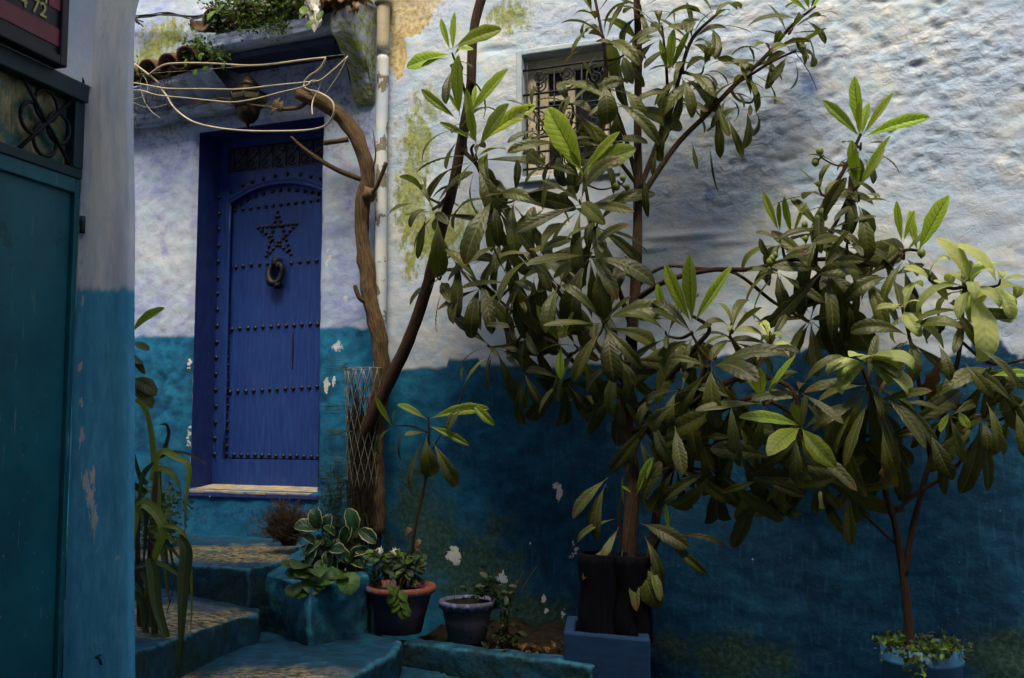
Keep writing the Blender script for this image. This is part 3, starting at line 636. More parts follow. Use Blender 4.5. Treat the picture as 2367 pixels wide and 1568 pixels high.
def block(name, top, zb, mat, kind='structure', vox=.011, smooth=2, disp=.03, parent=None, loc=None):
    """a rounded masonry block under the polygon `top` (world points)"""
    top = [Vector(p) for p in top]; n_ = len(top)
    V = top + [Vector((p.x, p.y, zb)) for p in top]
    Fc = [tuple(range(n_)), tuple(range(2 * n_ - 1, n_ - 1, -1))] + [(i, i + n_, (i + 1) % n_ + n_, (i + 1) % n_) for i in range(n_)]
    ar = sum(top[i].x * top[(i + 1) % n_].y - top[(i + 1) % n_].x * top[i].y for i in range(n_))
    if ar < 0: Fc = [f[::-1] for f in Fc]
    o = build(name, V, Fc, mat, parent, loc, smooth=True)
    r = o.modifiers.new('remesh', 'REMESH'); r.mode = 'VOXEL'; r.voxel_size = vox; r.use_smooth_shade = True
    s_ = o.modifiers.new('smooth', 'SMOOTH'); s_.iterations = smooth; s_.factor = .5
    d_ = o.modifiers.new('displace', 'DISPLACE'); d_.texture = tex; d_.texture_coords = 'GLOBAL'; d_.strength = disp; d_.mid_level = .5
    d2 = o.modifiers.new('grit', 'DISPLACE'); d2.texture = tex2; d2.texture_coords = 'GLOBAL'; d2.strength = .009; d2.mid_level = .5
    if kind: o['kind'] = kind
    return o
B = .22
z3 = sz(560, 1240)[1]
bk = lambda s: W(s, z3, -.02)
A3 = floor_at(330, 1292, z3); B3 = floor_at(450, 1306, z3); C3 = floor_at(575, 1314, z3); D3 = floor_at(690, 1290, z3)
wl0 = W(SL, z3, .0); wl1 = W(SPIPE - .1, z3, .0)
block('step', [wl0, Vector((A3.x - .9, A3.y + .25, z3)), A3, B3, C3, D3, wl1], B, painted_stone('step_upper', -1.28, 4.72, .55, .36), disp=.016)
# middle tread, a wedge turning with the stair
T2 = [at(250, 1335, 4.62), at(438, 1367, 4.45), at(600, 1402, 4.42), at(600, 1418, 4.12), at(552, 1427, 4.02), at(470, 1452, 3.74), at(400, 1478, 3.50), at(300, 1508, 3.24), at(150, 1530, 3.1), at(120, 1400, 4.1)]
block('step', T2, B, painted_stone('step_middle', -1.25, 3.86, .36, .34, .95), disp=.016)
z1 = .615
T1 = [floor_at(200, 1480, z1), floor_at(400, 1470, z1), floor_at(600, 1440, z1), floor_at(760, 1440, z1), floor_at(930, 1480, z1), floor_at(916, 1506, z1), floor_at(800, 1572, z1), floor_at(640, 1700, z1), floor_at(200, 1900, z1)]
block('step', T1, B, painted_stone('step_lower', -.80, 3.38, .50, .36, 1.0), disp=.018)
T0 = [floor_at(860, 1530, .50), floor_at(1000, 1544, .50), floor_at(1120, 1585, .48), floor_at(1000, 1760, .46), floor_at(600, 1900, .46), floor_at(760, 1600, .5)]
block('step', T0, B, painted_stone('step_foot', .0, 3.35, .4, .3, .9), disp=.02)
# curb in front of the soil bed along the wall
ztop = .60
c0 = at(925, 1473, 4.24); c1 = at(1302, 1514, 3.9); zc_ = ztop
M['bluestone'] = painted_stone('bed_curb_paint', 9, 9, .1, .1, 0.0)
dirv = Vector((c1.x - c0.x, c1.y - c0.y, 0)).normalized(); perp = Vector((-dirv.y, dirv.x, 0))
c2 = c1 + dirv * .12
tag(block('curb', [Vector((c0.x, c0.y, zc_)), Vector((c1.x, c1.y, zc_ - .005)), Vector((c2.x, c2.y, zc_ - .01)), Vector((c2.x, c2.y, zc_ - .01)) + perp * .07, Vector((c1.x, c1.y, zc_)) + perp * .07, Vector((c0.x, c0.y, zc_)) + perp * .09], B, M['bluestone'], None, .012, 5, .02),
    'low blue curb edging the soil bed in front of the small pots', 'curb')
g = G('dark_soil', .95, .1); v = g.obj(); n_ = g.noise(v, 30, 6, .7); g.col(g.mix(g.step(n_, .4, .62), (.010, .008, .006), (.028, .020, .012))); g.bump(n_, 1.0, .02); M['soil'] = g.m
q = [c0 - dirv * .05, c1, c2, c2 + perp * .55, c1 + perp * .75, c0 + perp * .7 - dirv * .05]
sV = []; sF = []; nx, ny = 60, 16
for j in range(ny + 1):
    for i in range(nx + 1):
        p = (c0 - dirv * .08).lerp(c2, i / nx) + perp * (.03 + .75 * j / ny); sV.append(Vector((p.x, p.y, .565 + .03 * mnoise.noise(p * 9) + .012 * mnoise.noise(p * 30))))
for j in range(ny):
    for i in range(nx): a = j * (nx + 1) + i; sF.append((a, a + 1, a + nx + 2, a + nx + 1))
build('soil_bed', sV, sF, M['soil'], None, kind='structure')
# raised planter beside the steps
zp = .855
pl = [floor_at(578, 1322, zp), floor_at(640, 1332, zp), floor_at(716, 1354, zp), floor_at(780, 1344, zp), floor_at(852, 1330, zp), W(SPIPE - .02, zp, .02), W(SPIPE - .62, zp, .02), at(690, 1268, 4.7)]
planter = thing('raised_planter', 'raised turquoise masonry planter beside the steps holding variegated plants', 'planter', Vector((pl[2].x, pl[2].y, .62)))
M['turq'] = painted_stone('planter_paint', 9, 9, .1, .1, 0.0)
def turq():
    g = G('planter_turquoise', .8, .25); geo = g.n('NewGeometry'); pos = geo.outputs['Position']; P = g.sep(pos)
    n1 = g.noise(pos, 4.5, 6, .6); n2 = g.noise(pos, 16, 6, .65)
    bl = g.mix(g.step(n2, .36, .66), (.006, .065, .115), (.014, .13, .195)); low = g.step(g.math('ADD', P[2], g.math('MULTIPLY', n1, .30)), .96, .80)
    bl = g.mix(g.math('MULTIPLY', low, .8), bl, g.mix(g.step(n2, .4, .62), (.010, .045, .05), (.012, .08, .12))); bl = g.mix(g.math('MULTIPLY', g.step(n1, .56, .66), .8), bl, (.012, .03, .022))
    bl = g.mix(g.math('MULTIPLY', g.step(g.math('ADD', geo.outputs['Pointiness'], g.math('MULTIPLY', g.math('SUBTRACT', n2, .5), .10)), .515, .56), .7), bl, (.05, .26, .36)); g.col(bl); g.bump(g.math('ADD', n2, n1), .5, .02); return g.m
M['turq'] = turq()
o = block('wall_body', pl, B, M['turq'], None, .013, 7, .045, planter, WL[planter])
cen = sum(pl, Vector()) / len(pl)
inner = [cen + (p - cen) * .82 for p in pl]
sV = [Vector((p.x, p.y, zp + .006)) for p in inner] + [Vector((cen.x, cen.y, zp + .035))]; nI = len(inner)
build('soil', sV, [(i, (i + 1) % nI, nI) for i in range(nI)], M['soil'], planter)
# square blue planter that holds the black grow bags
bx0 = at(1302, 1458, 3.92); bx1 = at(1503, 1464, 3.78); zb_ = .70
M['boxblue'] = paint('planter_box_blue', (.003, .024, .078), (.004, .036, .10), .75, .4, (2, 6), .04, (.03, .16, .36))
gx = (bx1 - bx0); gx.z = 0; gl = gx.length; gx = gx.normalized(); gy = Vector((.10, 1, 0)).normalized()
o0 = Vector((bx0.x, bx0.y, .45))
mb = MB(); t_ = .045; hh = zb_ - .45
mb.box(o0, gx * gl, gy * t_, ZU * hh); mb.box(o0 + gy * (.34 - t_), gx * gl, gy * t_, ZU * hh); mb.box(o0 + gy * t_, gx * t_, gy * (.34 - 2 * t_), ZU * hh); mb.box(o0 + gx * (gl - t_) + gy * t_, gx * t_, gy * (.34 - 2 * t_), ZU * hh)
boxp = thing('square_planter', 'square blue painted planter box at the foot of the wall holding black grow bags', 'planter', o0)
mb.build('box', M['boxblue'], boxp, smooth=False, bevel=.008)
mb = MB(); mb.box(o0 + gx * t_ + gy * t_, gx * (gl - 2 * t_), gy * (.34 - 2 * t_), ZU * (hh - .03)); mb.build('soil', M['soil'], boxp, smooth=False)

# ------------------------------------------------------------------ pillar and door of the house on the left
YP = 3.0
XL = at(188, 800, YP).x; XR = at(300, 800, YP).x
near = thing('arch_house', 'pale plaster pillar house with dark teal door at the left edge', 'house', (XL, YP, .3))
zcurve = at(300, 40, YP).z; zbp = at(245, 669, YP).z
_pa = at(302, 80, YP); _pb = at(303, 1500, YP); _ps = (_pa.x - _pb.x) / (_pa.z - _pb.z)
def ppos(t, z, d):     # t: 0 front left .. 1 front right .. 2 back along the side
    flare = np.where(z > zcurve, np.clip(.3 - np.sqrt(np.maximum(0, .3 ** 2 - np.minimum(z - zcurve, .3) ** 2)), 0, .3), 0) + .006 * pn(z * 2.2, z * 0, 3)
    x = np.interp(t, [0, .8, .93, 1.0, 1.05, 2], [XL - .02, XR - .03, XR - .008, XR, XR - .012, XR - .42]) + (_pb.x - XR + _ps * (np.minimum(z, _pa.z) - _pb.z)) * np.clip((t - .1) / .7, 0, 1) + flare * np.clip(t, 0, 1); y = np.interp(t, [0, .8, .93, 1.0, 1.05, 2], [YP, YP, YP + .006, YP + .03, YP + .06, YP + .55])
    return np.stack([x, y - d, z], 1)
pT = np.array(list(np.linspace(0, .8, 16)) + [.86, .9, .93, .95, .97, 1.0, 1.03, 1.05] + list(np.linspace(1.1, 2, 8)))
pZ = np.concatenate([np.arange(.2, 3.0, .012), np.arange(3.0, 5.0, .05)])
def pblob(L):
    def f(t, z):
        r = np.zeros_like(t)
        for (u, v, ru, rv, a) in L:
            p = at(u, v, YP); t0 = (p.x - XL + .02) / (XR - XL - .01) * .8; k = F / YP
            r = np.maximum(r, a * np.exp(-(((t - t0) / (ru / 112 * .8)) ** 2 + ((z - p.z) / (rv / k)) ** 2)))
        return r
    return f
ppe = pblob([(186, 935, 6, 22, .9), (188, 1010, 7, 26, .95), (196, 1110, 9, 30, 1), (210, 1100, 7, 30, .9), (205, 1150, 10, 45, .95), (212, 1200, 9, 50, .75), (255, 1290, 5, 12, .8), (186, 850, 6, 16, .9), (210, 925, 7, 5, .7), (192, 640, 5, 20, .8), (188, 700, 5, 25, .8), (215, 1260, 5, 30, .6)])
pdi = pblob([(192, 600, 6, 80, .9), (188, 500, 6, 60, .9), (215, 1500, 25, 10, .9), (240, 1530, 6, 15, .9), (240, 60, 60, 60, .3)])
grid(ppos, pT, pZ, 'pillar', M['pillar'], near, lambda t, z: .006 * fbm(t * 2, z * 1.6, 3, 5) + .002 * fbm(t * 9, z * 9, 3, 6) + .006 * sstep(1.2, .6, z) * fbm(t * 5, z * 7, 3, 8),
    lambda t, z: dict(blue=zbp - z + .012 * pn(t * 3, t * 0, 4) + .006 * pn(t * 14, t * 0, 5), peel=ppe(t, z), dirt_shade=pdi(t, z), moss=0 * t, ochre=0 * t, algae=0 * t, lav=.08 + 0 * t, uline=0 * t, crack=.3 + 0 * t))
# side wall running towards the camera, with the door in it
LE = Vector((-.277, -.961, 0)).normalized(); LN = Vector((LE.y, -LE.x, 0)); LN = LN if LN.x > 0 else -LN     # along the wall / out of it
L0 = Vector((XL, YP, 0))
def lhit(u, v, off=0.0):
    r = ray(u, v); t = (off - LN.dot(EYE - L0)) / LN.dot(r); return EYE + r * t
def lsz(u, v, off=0.0):
    p = lhit(u, v, off); return LE.dot(p - L0), p.z
def LW(s, z, d=0.0): return L0 + LE * s + LN * d + ZU * z
def lbox(mb, s0, s1, z0, z1, d0, d1): return mb.box(LW(s0, z0, d0), LE * (s1 - s0), ZU * (z1 - z0), LN * (d1 - d0))
dzt = lsz(150, 190, -.02)[1]; dzm = lsz(100, 365, -.02)[1]; dzb = lsz(100, 318, -.02)[1]
mb = MB(); lbox(mb, -.01, 4.5, dzt + .012, 5.0, -.3, .002); lbox(mb, 1.0, 4.5, .2, dzt + .012, -.3, .002)
build('side_wall', mb.V, mb.F, M['pillar'], near, uv=[(LE.dot(v - L0), v.z) for v in mb.V], smooth=False, attrs=dict(blue=[-1.0] * len(mb.V), lav=[.08] * len(mb.V)))
mb = MB(); mb.box(Vector((XL - 4.3, YP + .02, .2)), Vector((4.0, 0, 0)), Vector((0, .5, 0)), ZU * 4.8); mb.build('end_wall', M['wreveal'], near, smooth=False)
M['teal'] = paint('teal_door_paint', (.004, .080, .110), (.007, .115, .145), .42, .25, (10, 1), .095, (.06, .17, .18))
def teal_mat():
    g = G('scratched_teal_metal', .42, .35); v = g.obj(); a = g.noise(v, 3, 5, .6); c = g.mix(g.step(a, .35, .65), (.004, .075, .10), (.007, .115, .145))
    sc1 = g.step(g.noise(g.obj(60, 60, 5), 1.0, 3, .6), .66, .69); sp = g.step(g.noise(v, 55, 4, .6), .68, .71); low = g.step(g.sep(g.n('NewGeometry').outputs['Position'])[2], 2.1, 1.3)
    c = g.mix(g.math('MULTIPLY', g.math('MULTIPLY', g.math('MAXIMUM', sc1, sp), g.math('ADD', .25, g.math('MULTIPLY', low, .6))), .7), c, (.20, .30, .28)); c = g.mix(g.math('MULTIPLY', g.step(g.noise(v, 9, 5, .7), .60, .68), .5), c, (.008, .035, .045))
    g.col(c); g.bump(g.noise(v, 6, 4), .25, .01); return g.m
M['teal'] = teal_mat()
M['tealdark'] = paint('dark_teal_trim', (.004, .020, .030), (.006, .03, .04), .5, .2, (6, 1), .03, (.05, .06, .05))
mb = MB(); lbox(mb, .012, 1.0, .25, dzm - .03, -.05, -.03)
ndoor = mb.build('door', M['teal'], near, loc=LW(.02, .3, -.03), smooth=False)
# raised rails and stile of the sheet-metal door
for (a, b, c, d) in ((.014, .034, .3, dzm - .03), (.034, .62, dzm - .075, dzm - .03)):
    mb = MB(); lbox(mb, a, b, c, d, -.03, -.014); mb.build('rail', M['teal'], ndoor, smooth=False, bevel=.003)
mb = MB(); lbox(mb, .0125, .62, dzm - .03, dzm, -.05, -.008); mb.build('mid_rail', M['tealdark'], ndoor, smooth=False, bevel=.003)
mb = MB(); lbox(mb, .0125, 1.0, dzt - .045, dzt + .01, -.05, .006); lbox(mb, .0125, .055, dzm, dzt - .045, -.05, -.006); mb.build('top_frame', M['tealdark'], ndoor, smooth=False, bevel=.004)
g = G('dirty_amber_glass', .35, .4); v = g.uv(); a = g.noise(g.uv(3, 3), 4, 6, .65); b = g.noise(g.uv(30, 4), 4, 3)
g.col(g.mix(g.step(a, .42, .6), g.mix(g.step(b, .4, .7), (.17, .14, .05), (.36, .31, .15)), (.015, .10, .085))); g.bump(b, .2, .003); M['amber'] = g.m
mb = MB(); lbox(mb, .05, 1.0, dzm, dzt - .04, -.05, -.04)
pane = build('pane', mb.V, mb.F, M['amber'], ndoor, uv=[(LE.dot(v - L0), v.z) for v in mb.V], smooth=False)
pcx, pcz = lsz(75, 270, -.02); gh = (dzt - .04 - dzm) / 2; cz_ = (dzt - .045 + dzm) / 2
s_c = .055 + gh * 1.02
def lt(L_, r, nm): m2 = MB(); m2.tube(L_, r, 6, 1, smooth=False); return m2.build(nm, M['iron'], ndoor)
for k in range(4):
    an = math.pi / 4 * (2 * k); cc = LW(s_c, cz_, -.018) + LE * (gh * .5 * math.cos(an)) + ZU * (gh * .5 * math.sin(an))
    lt([cc + LE * (gh * .43 * math.cos(t)) + ZU * (gh * .43 * math.sin(t)) for t in [2 * math.pi * i / 24 for i in range(25)]], .006, 'ring')
lt([LW(s_c - gh * 1.0, cz_ + gh, -.014), LW(s_c + gh, cz_ - gh, -.014)], .006, 'bar'); lt([LW(s_c - gh, cz_ - gh, -.012), LW(s_c + gh, cz_ + gh, -.012)], .006, 'bar')
for (u, v, h_) in ((190, 868, 26), (186, 1105, 34), (184, 1510, 40), (194, 520, 20)):
    p = lhit(u - 3, v, -.01); mb = MB(); mb.tube([p - ZU * h_ / 760, p + ZU * h_ / 760], .009, 8, 3); mb.build('hinge', M['tealdark'], ndoor)
# hooks in the pillar
for (u, v) in ((188, 186), (228, 1518)):
    p = at(u, v, YP - .012); hk = thing('wall_hook', 'bent iron nail in the pale pillar above the dark door' if v < 500 else 'bent iron hook low in the blue part of the pillar', 'hook', p, 'iron hooks in the pillar')
    mb = MB(); mb.tube([p + Vector((0, .03, 0)), p + Vector((0, -.02, .002)), p + Vector((.012, -.026, 0)), p + Vector((.02, -.026, -.018))], .0035, 6, 4); mb.build('hook', M['iron'], hk)

# ------------------------------------------------------------------ sign on that wall
so = .045
ss0, sz0 = lsz(156, 158, so); sgw = .62; sgh = .62
sign = thing('framed_sign', 'dark framed red and black sign with yellow numerals above the teal door', 'sign', LW(ss0, sz0, 0))
M['signblack'] = simple('sign_black', (.010, .010, .018), .45, (.016, .014, .022), 12, .05); M['signred'] = simple('sign_red', (.20, .045, .06), .5, (.15, .038, .05), 14, .08); M['signyellow'] = simple('sign_yellow', (.50, .44, .16), .6, (.42, .36, .12), 20, .05)
fwid = .028
mb = MB(); lbox(mb, ss0 + .02, ss0 + sgw, sz0 + .02, sz0 + sgh, .004, so - .012); mb.build('board', M['signblack'], sign, smooth=False)
for (a, b, c, d) in ((0, fwid, 0, sgh), (fwid, sgw, 0, .028)):
    mb = MB(); lbox(mb, ss0 + a, ss0 + b, sz0 + c, sz0 + d, .002, so); mb.build('frame', M['signblack'], sign, smooth=False, bevel=.004)
def sband(z0, z1, s0, s1, nm, mat, off):
    mb = MB(); lbox(mb, s0, s1, z0, z1, so - .012, off); mb.build(nm, mat, sign, smooth=False)
zr0 = lsz(140, 110, so - .008)[1]; zr1 = lsz(141, 70, so - .008)[1]; zr2 = lsz(143, 28, so - .008)[1]; sr = lsz(141, 70, so - .008)[0]
sband(zr0, zr1, sr, ss0 + sgw, 'red_stripe', M['signred'], so - .009)
sband(zr2, zr2 + .2, sr, sr + .05, 'red_panel', M['signred'], so - .009)
sband(zr2, zr2 + .2, sr + .058, sr + .064, 'line', M['signyellow'], so - .0085)
sband(zr2, zr2 + .2, sr + .075, sr + .16, 'brown_panel', simple('sign_brown', (.12, .09, .04), .6, (.06, .05, .03), 18, .1), so - .009)
cu = bpy.data.curves.new('numerals', 'FONT'); cu.body = '4 72'; cu.size = 1.0; cu.extrude = .01; cu.offset = .012
tob = bpy.data.objects.new('numerals_src', cu); C.objects.link(tob)
dg = bpy.context.evaluated_depsgraph_get(); tme = bpy.data.meshes.new_from_object(tob.evaluated_get(dg)); bpy.data.objects.remove(tob)
xs = [v.co.x for v in tme.vertices]; ys = [v.co.y for v in tme.vertices]; x1 = max(xs); y0_ = min(ys); hgt = max(ys) - y0_
s7, z7 = lsz(108, 44, so - .008); s7b, z7b = lsz(104, 8, so - .008); kk = (z7b - z7) / hgt
for v in tme.vertices:
    c = v.co.copy(); v.co = LW(s7 + (x1 - c.x) * kk, z7 + (c.y - y0_) * kk, so - .009 + c.z * .05) - WL[sign]
tme.materials.append(M['signyellow']); link('numerals', tme, sign, WL[sign])
mb = MB(); mb.add(*ico(lhit(104, 123, so - .01), .006, 1)); mb.build('screw', M['signyellow'], sign)

# ------------------------------------------------------------------ unseen house added behind the viewer, its height set to shade the alley
M['opp'] = paint('added_opposite_plaster', (.16, .18, .21), (.22, .24, .26), .9, .4, (2, 2))
M['opplow'] = paint('added_opposite_blue', (.012, .10, .24), (.02, .16, .32), .8, .3, (2, 2))
opp = thing('added_opposite_house', 'tall plaster house on the near side of the alley, blue below', 'house', (0, -.6, .27))  # added out of view to shade the alley
def obox(nm, mat, s0, s1, z0, z1, d0, d1):
    mb = MB(); o_ = Vector((0, -.6, 0)); mb.box(o_ + E1 * s0 + NN * -d0 + ZU * z0, E1 * (s1 - s0), NN * -(d1 - d0), ZU * (z1 - z0)); return mb.build(nm, mat, opp, smooth=False)
OH = 9.0
obox('wall', M['opp'], -6, 5, 1.6, OH, -.4, 0); obox('added_base_wall', M['opplow'], -6, 5, .2, 1.6, -.4, .004); obox('door', M['doorblue'], -.5, .5, .27, 2.3, .0, .03); obox('window', M['glassdark'], 1.6, 2.3, 2.6, 3.5, 0, .02); obox('roof', M['tile'], -6.1, 5.1, OH, OH + .12, -.6, .25)  # all parts of the added unseen house
# ------------------------------------------------------------------ leaves
def leaf_mat(name, c1, c2, vein, nv=11, gloss=.45, trans=.35, tipbrown=0.0, edge=None, vs=.5):
    g = G(name, gloss, .4); uv = g.n('UVMap').outputs[0]; x, y, _ = g.sep(uv)
    w_ = g.math('ABSOLUTE', g.math('MULTIPLY', g.math('SUBTRACT', x, .5), 2))
    rn = g.n('ObjectInfo').outputs['Random']
    ob = g.n('TexCoord').outputs['Object']; n = g.noise(ob, 6, 4)
    ph = g.math('SUBTRACT', g.math('MULTIPLY', y, nv), g.math('MULTIPLY', w_, 1.5)); fr = g.math('ABSOLUTE', g.math('SUBTRACT', g.math('FRACT', ph), .5))
    lat = g.math('MULTIPLY', g.step(fr, .40, .5), g.step(w_, 1.0, .6)); midr = g.step(w_, .10, .03)
    c = g.mix(g.math('ADD', g.math('MULTIPLY', n, .6), g.math('MULTIPLY', rn, .4)), c1, c2)
    c = g.hsv(c, g.math('ADD', .485, g.math('MULTIPLY', rn, .03)), 1.0, g.math('ADD', .6, g.math('MULTIPLY', g.math('FRACT', g.math('MULTIPLY', rn, 7.31)), .8)))
    c = g.mix(g.math('MULTIPLY', lat, vs), c, vein); c = g.mix(g.math('MULTIPLY', midr, .75), c, vein)
    if nv < .1: c = g.mix(g.math('MULTIPLY', g.step(g.noise(g.uv(16, .6), 3, 2), .45, .6), .45), c, tuple(k_ * .45 for k_ in c1))
    elif not edge: c = g.mix(g.math('MULTIPLY', g.step(g.math('ADD', g.noise(ob, 11, 5, .7), g.math('MULTIPLY', rn, .10)), .70, .76), .8), c, (.10, .055, .015))
    if edge: c = g.mix(g.step(g.math('ADD', w_, g.math('MULTIPLY', g.math('SUBTRACT', n, .5), .4)), .84, .90), c, edge)
    if tipbrown: c = g.mix(g.math('MULTIPLY', g.step(g.math('ADD', y, g.math('MULTIPLY', rn, .25)), 1.02, 1.16), tipbrown), c, (.13, .06, .015))
    g.col(c); g.bump(g.math('SUBTRACT', g.math('MULTIPLY', fr, -1), g.math('MULTIPLY', midr, .4)), .4, .004)
    tr = g.n('BsdfTranslucent', {'Color': g.mix(.5, c, g.mix(1.0, c, (1.6, 1.7, .6), 'MULTIPLY'))}); mx = g.n('MixShader', {0: trans, 1: g.b.outputs[0], 2: tr.outputs[0]})
    g.t.links.new(mx.outputs[0], g.t.nodes['Material Output'].inputs[0]); return g.m
M['leaf_m'] = leaf_mat('loquat_leaf', (.023, .030, .005), (.105, .113, .012), (.17, .175, .05), trans=.25, vs=.22, tipbrown=.6)
M['leaf_n'] = leaf_mat('loquat_young_leaf', (.20, .27, .022), (.31, .40, .04), (.07, .12, .012), trans=.45, gloss=.5, vs=.85)
M['leaf_p'] = leaf_mat('loquat_pale_leaf', (.30, .35, .09), (.44, .48, .17), (.42, .46, .2), trans=.35, gloss=.55, vs=.3)
M['leaf_b'] = leaf_mat('withered_leaf', (.14, .07, .02), (.09, .045, .015), (.2, .12, .04), trans=.2)
M['leaf_v'] = leaf_mat('variegated_leaf', (.012, .045, .016), (.022, .075, .022), (.05, .11, .04), nv=7, trans=.2, edge=(.42, .40, .20), vs=.2)
M['leaf_r'] = leaf_mat('round_green_leaf', (.035, .085, .012), (.075, .14, .02), (.10, .17, .04), nv=6, trans=.3, vs=.4)
M['leaf_s'] = leaf_mat('strap_leaf', (.030, .050, .012), (.06, .085, .018), (.08, .11, .03), nv=.01, trans=.25, vs=0.0, tipbrown=.8)
M['leaf_sy'] = leaf_mat('bright_strap_leaf', (.16, .20, .02), (.25, .28, .035), (.26, .3, .06), nv=.01, trans=.3, vs=0.0, tipbrown=.8)
M['leaf_t'] = leaf_mat('small_herb_leaf', (.06, .12, .012), (.14, .22, .03), (.16, .24, .05), nv=5, trans=.35, vs=.2)
M['leaf_d'] = leaf_mat('dark_herb_leaf', (.018, .04, .012), (.045, .075, .018), (.06, .09, .03), nv=5, trans=.25, vs=.2)

def leaf_mesh(seed, width=.27, bend=.9, fold=.25, ribs=.05, nv=11, NL=36, NW=6, twist=.15, a=.85, b=.62, petiole=.05, wave=.05, mat=None, start=0.0, curl=0.0):
    r = random.Random(seed); V = []; U = []; Fc = []; y = z = 0.0
    tm = a / (a + b); pk = tm ** a * (1 - tm) ** b; sgn = r.choice((-1, 1)); side = r.uniform(-.12, .12)
    for i in range(NL + 1):
        t = i / NL; th = start + bend * (t ** 1.3) + curl * max(0, t - .75) * 8
        if i: y += math.cos(th) / NL; z -= math.sin(th) / NL
        tt = max(0, (t - petiole) / (1 - petiole)); hw = width / 2 * (tt ** a * (1 - tt) ** b / pk) * (1 + wave * math.sin(t * 23 + seed)) + .006 * (1 - t) + .0008
        tw = twist * sgn * t
        for k in range(NW + 1):
            wv = -1 + 2 * k / NW; aw = abs(wv)
            ph = tt * nv - aw * 1.5; rib = ribs * hw * abs(math.sin(math.pi * ph)) * (1 - aw ** 4) * (1 if t > petiole else 0)
            up = fold * aw * hw - .35 * fold * hw * aw ** 3 + rib + wave * .25 * hw * aw * math.sin(t * 17 + 2 * seed + (2 if wv > 0 else 0))
            X = wv * hw; cx = X * math.cos(tw) - up * math.sin(tw); cz = X * math.sin(tw) + up * math.cos(tw)
            V.append(Vector((cx + side * t * t * .5, y + cz * math.sin(th), z + cz * math.cos(th)))); U.append((.5 + wv / 2, t))
    for i in range(NL):
        for k in range(NW): q_ = i * (NW + 1) + k; Fc.append((q_, q_ + 1, q_ + NW + 2, q_ + NW + 1))
    return mesh(V, Fc, mat, U)
LM = {
 'm': [leaf_mesh(s, .215 + .045 * (s % 3 - 1), (.35, .7, 1.0, 1.4, .9, 1.7)[s % 6], .34 + .14 * (s % 2), .15, a=1.3, b=.72, petiole=.09, mat=M['leaf_m'], twist=(.15, .5, .3)[s % 3]) for s in range(12)],
 'n': [leaf_mesh(40 + s, .21 + .03 * (s % 3), (.1, .35, .6, .9)[s % 4], .55, .16, a=1.15, b=.75, twist=.35, petiole=.06, mat=M['leaf_n'], NL=28) for s in range(8)],
 'p': [leaf_mesh(60 + s, .30, (1.0, 1.5, 1.9, 1.3)[s % 4], .45, .16, a=.9, b=.8, mat=M['leaf_p'], NL=30, curl=(.0, .5)[s % 2]) for s in range(8)],
 'b': [leaf_mesh(80 + s, .24, 1.4, .6, .08, mat=M['leaf_b'], NL=24, wave=.2, curl=.4) for s in range(3)],
 'v': [leaf_mesh(90 + s, .50, (.5, 1.0, 1.4)[s % 3], .55, .02, nv=7, mat=M['leaf_v'], NL=16, a=.7, b=.7, petiole=.12) for s in range(6)],
 'r': [leaf_mesh(100 + s, .85, (.6, 1.1)[s % 2], .3, .05, nv=6, mat=M['leaf_r'], NL=16, a=.5, b=.6, petiole=.06) for s in range(4)],
 't': [leaf_mesh(110 + s, .55, .7, .3, .03, nv=5, mat=M['leaf_t'], NL=8, NW=4, a=.7, b=.7) for s in range(4)],
 'd': [leaf_mesh(120 + s, .50, .9, .3, .03, nv=5, mat=M['leaf_d'], NL=8, NW=4, a=.7, b=.7) for s in range(4)],
}
def put_leaf(plant, base, dr, nrm, L, kind='m', name='leaf', idx=None, wid=1.0):
    me = LM[kind][rnd.randrange(len(LM[kind])) if idx is None else idx % len(LM[kind])]
    y = dr.normalized(); zc = nrm - y * nrm.dot(y)
    if zc.length < 1e-3: zc = y.orthogonal()
    zc.normalize(); x = y.cross(zc)
    o = bpy.data.objects.new(name, me); C.objects.link(o); o.parent = plant; o.location = base - WL[plant]
    o.rotation_mode = 'QUATERNION'; o.rotation_quaternion = Matrix((x, y, zc)).transposed().to_quaternion(); o.scale = (L * wid, L, L); WL[o] = base
    return o
def leaf_px(plant, a, b, da, db, kind='n', nrm=None, idx=None, wid=1.0):
    """a leaf from pixel a (base, da off the wall) to pixel b (tip)"""
    p = hit(a[0], a[1], da); q = hit(b[0], b[1], db); d = q - p
    n = nrm if nrm is not None else (NN * .8 + ZU * .5 + E1 * rnd.uniform(-.3, .3))
    return put_leaf(plant, p, d, n, d.length * 1.06, kind, idx=idx, wid=wid)
BR = {}        # plant -> sampled branch points, so twigs can join the nearest one
def limb(plant, pts, r, name='branch', mat='bark', rough=.12, seg=9, sub=6):
    P = [hit(u, v, d) for (u, v, d) in pts]; mb = MB(); mb.tube(P, r, seg, sub, rough, seed=len(BR.get(plant, [])))
    BR.setdefault(plant, []).extend(catmull(P, 6)); return mb.build(name, M[mat], plant)
def twig_to(plant, c, ax, r=.006):
    best = None
    for q in BR[plant]:
        d = (q - c); cost = d.length + (.35 * max(0, d.z) + .0)
        if best is None or cost < best[0]: best = (cost, q)
    q = best[1]
    if (q - c).length < .025: return
    m_ = (q + c) / 2 + ax * -.18 * (q - c).length + Vector((rnd.uniform(-.01, .01), 0, -.05 * (q - c).length))
    mb = MB(); mb.tube([q, m_, c - ax * .02, c + ax * .01], [r * 1.25, r, r * .8, r * .6], 6, 5, .1); mb.build('twig', M['twig'], plant); BR[plant].extend(catmull([q, m_, c], 4))
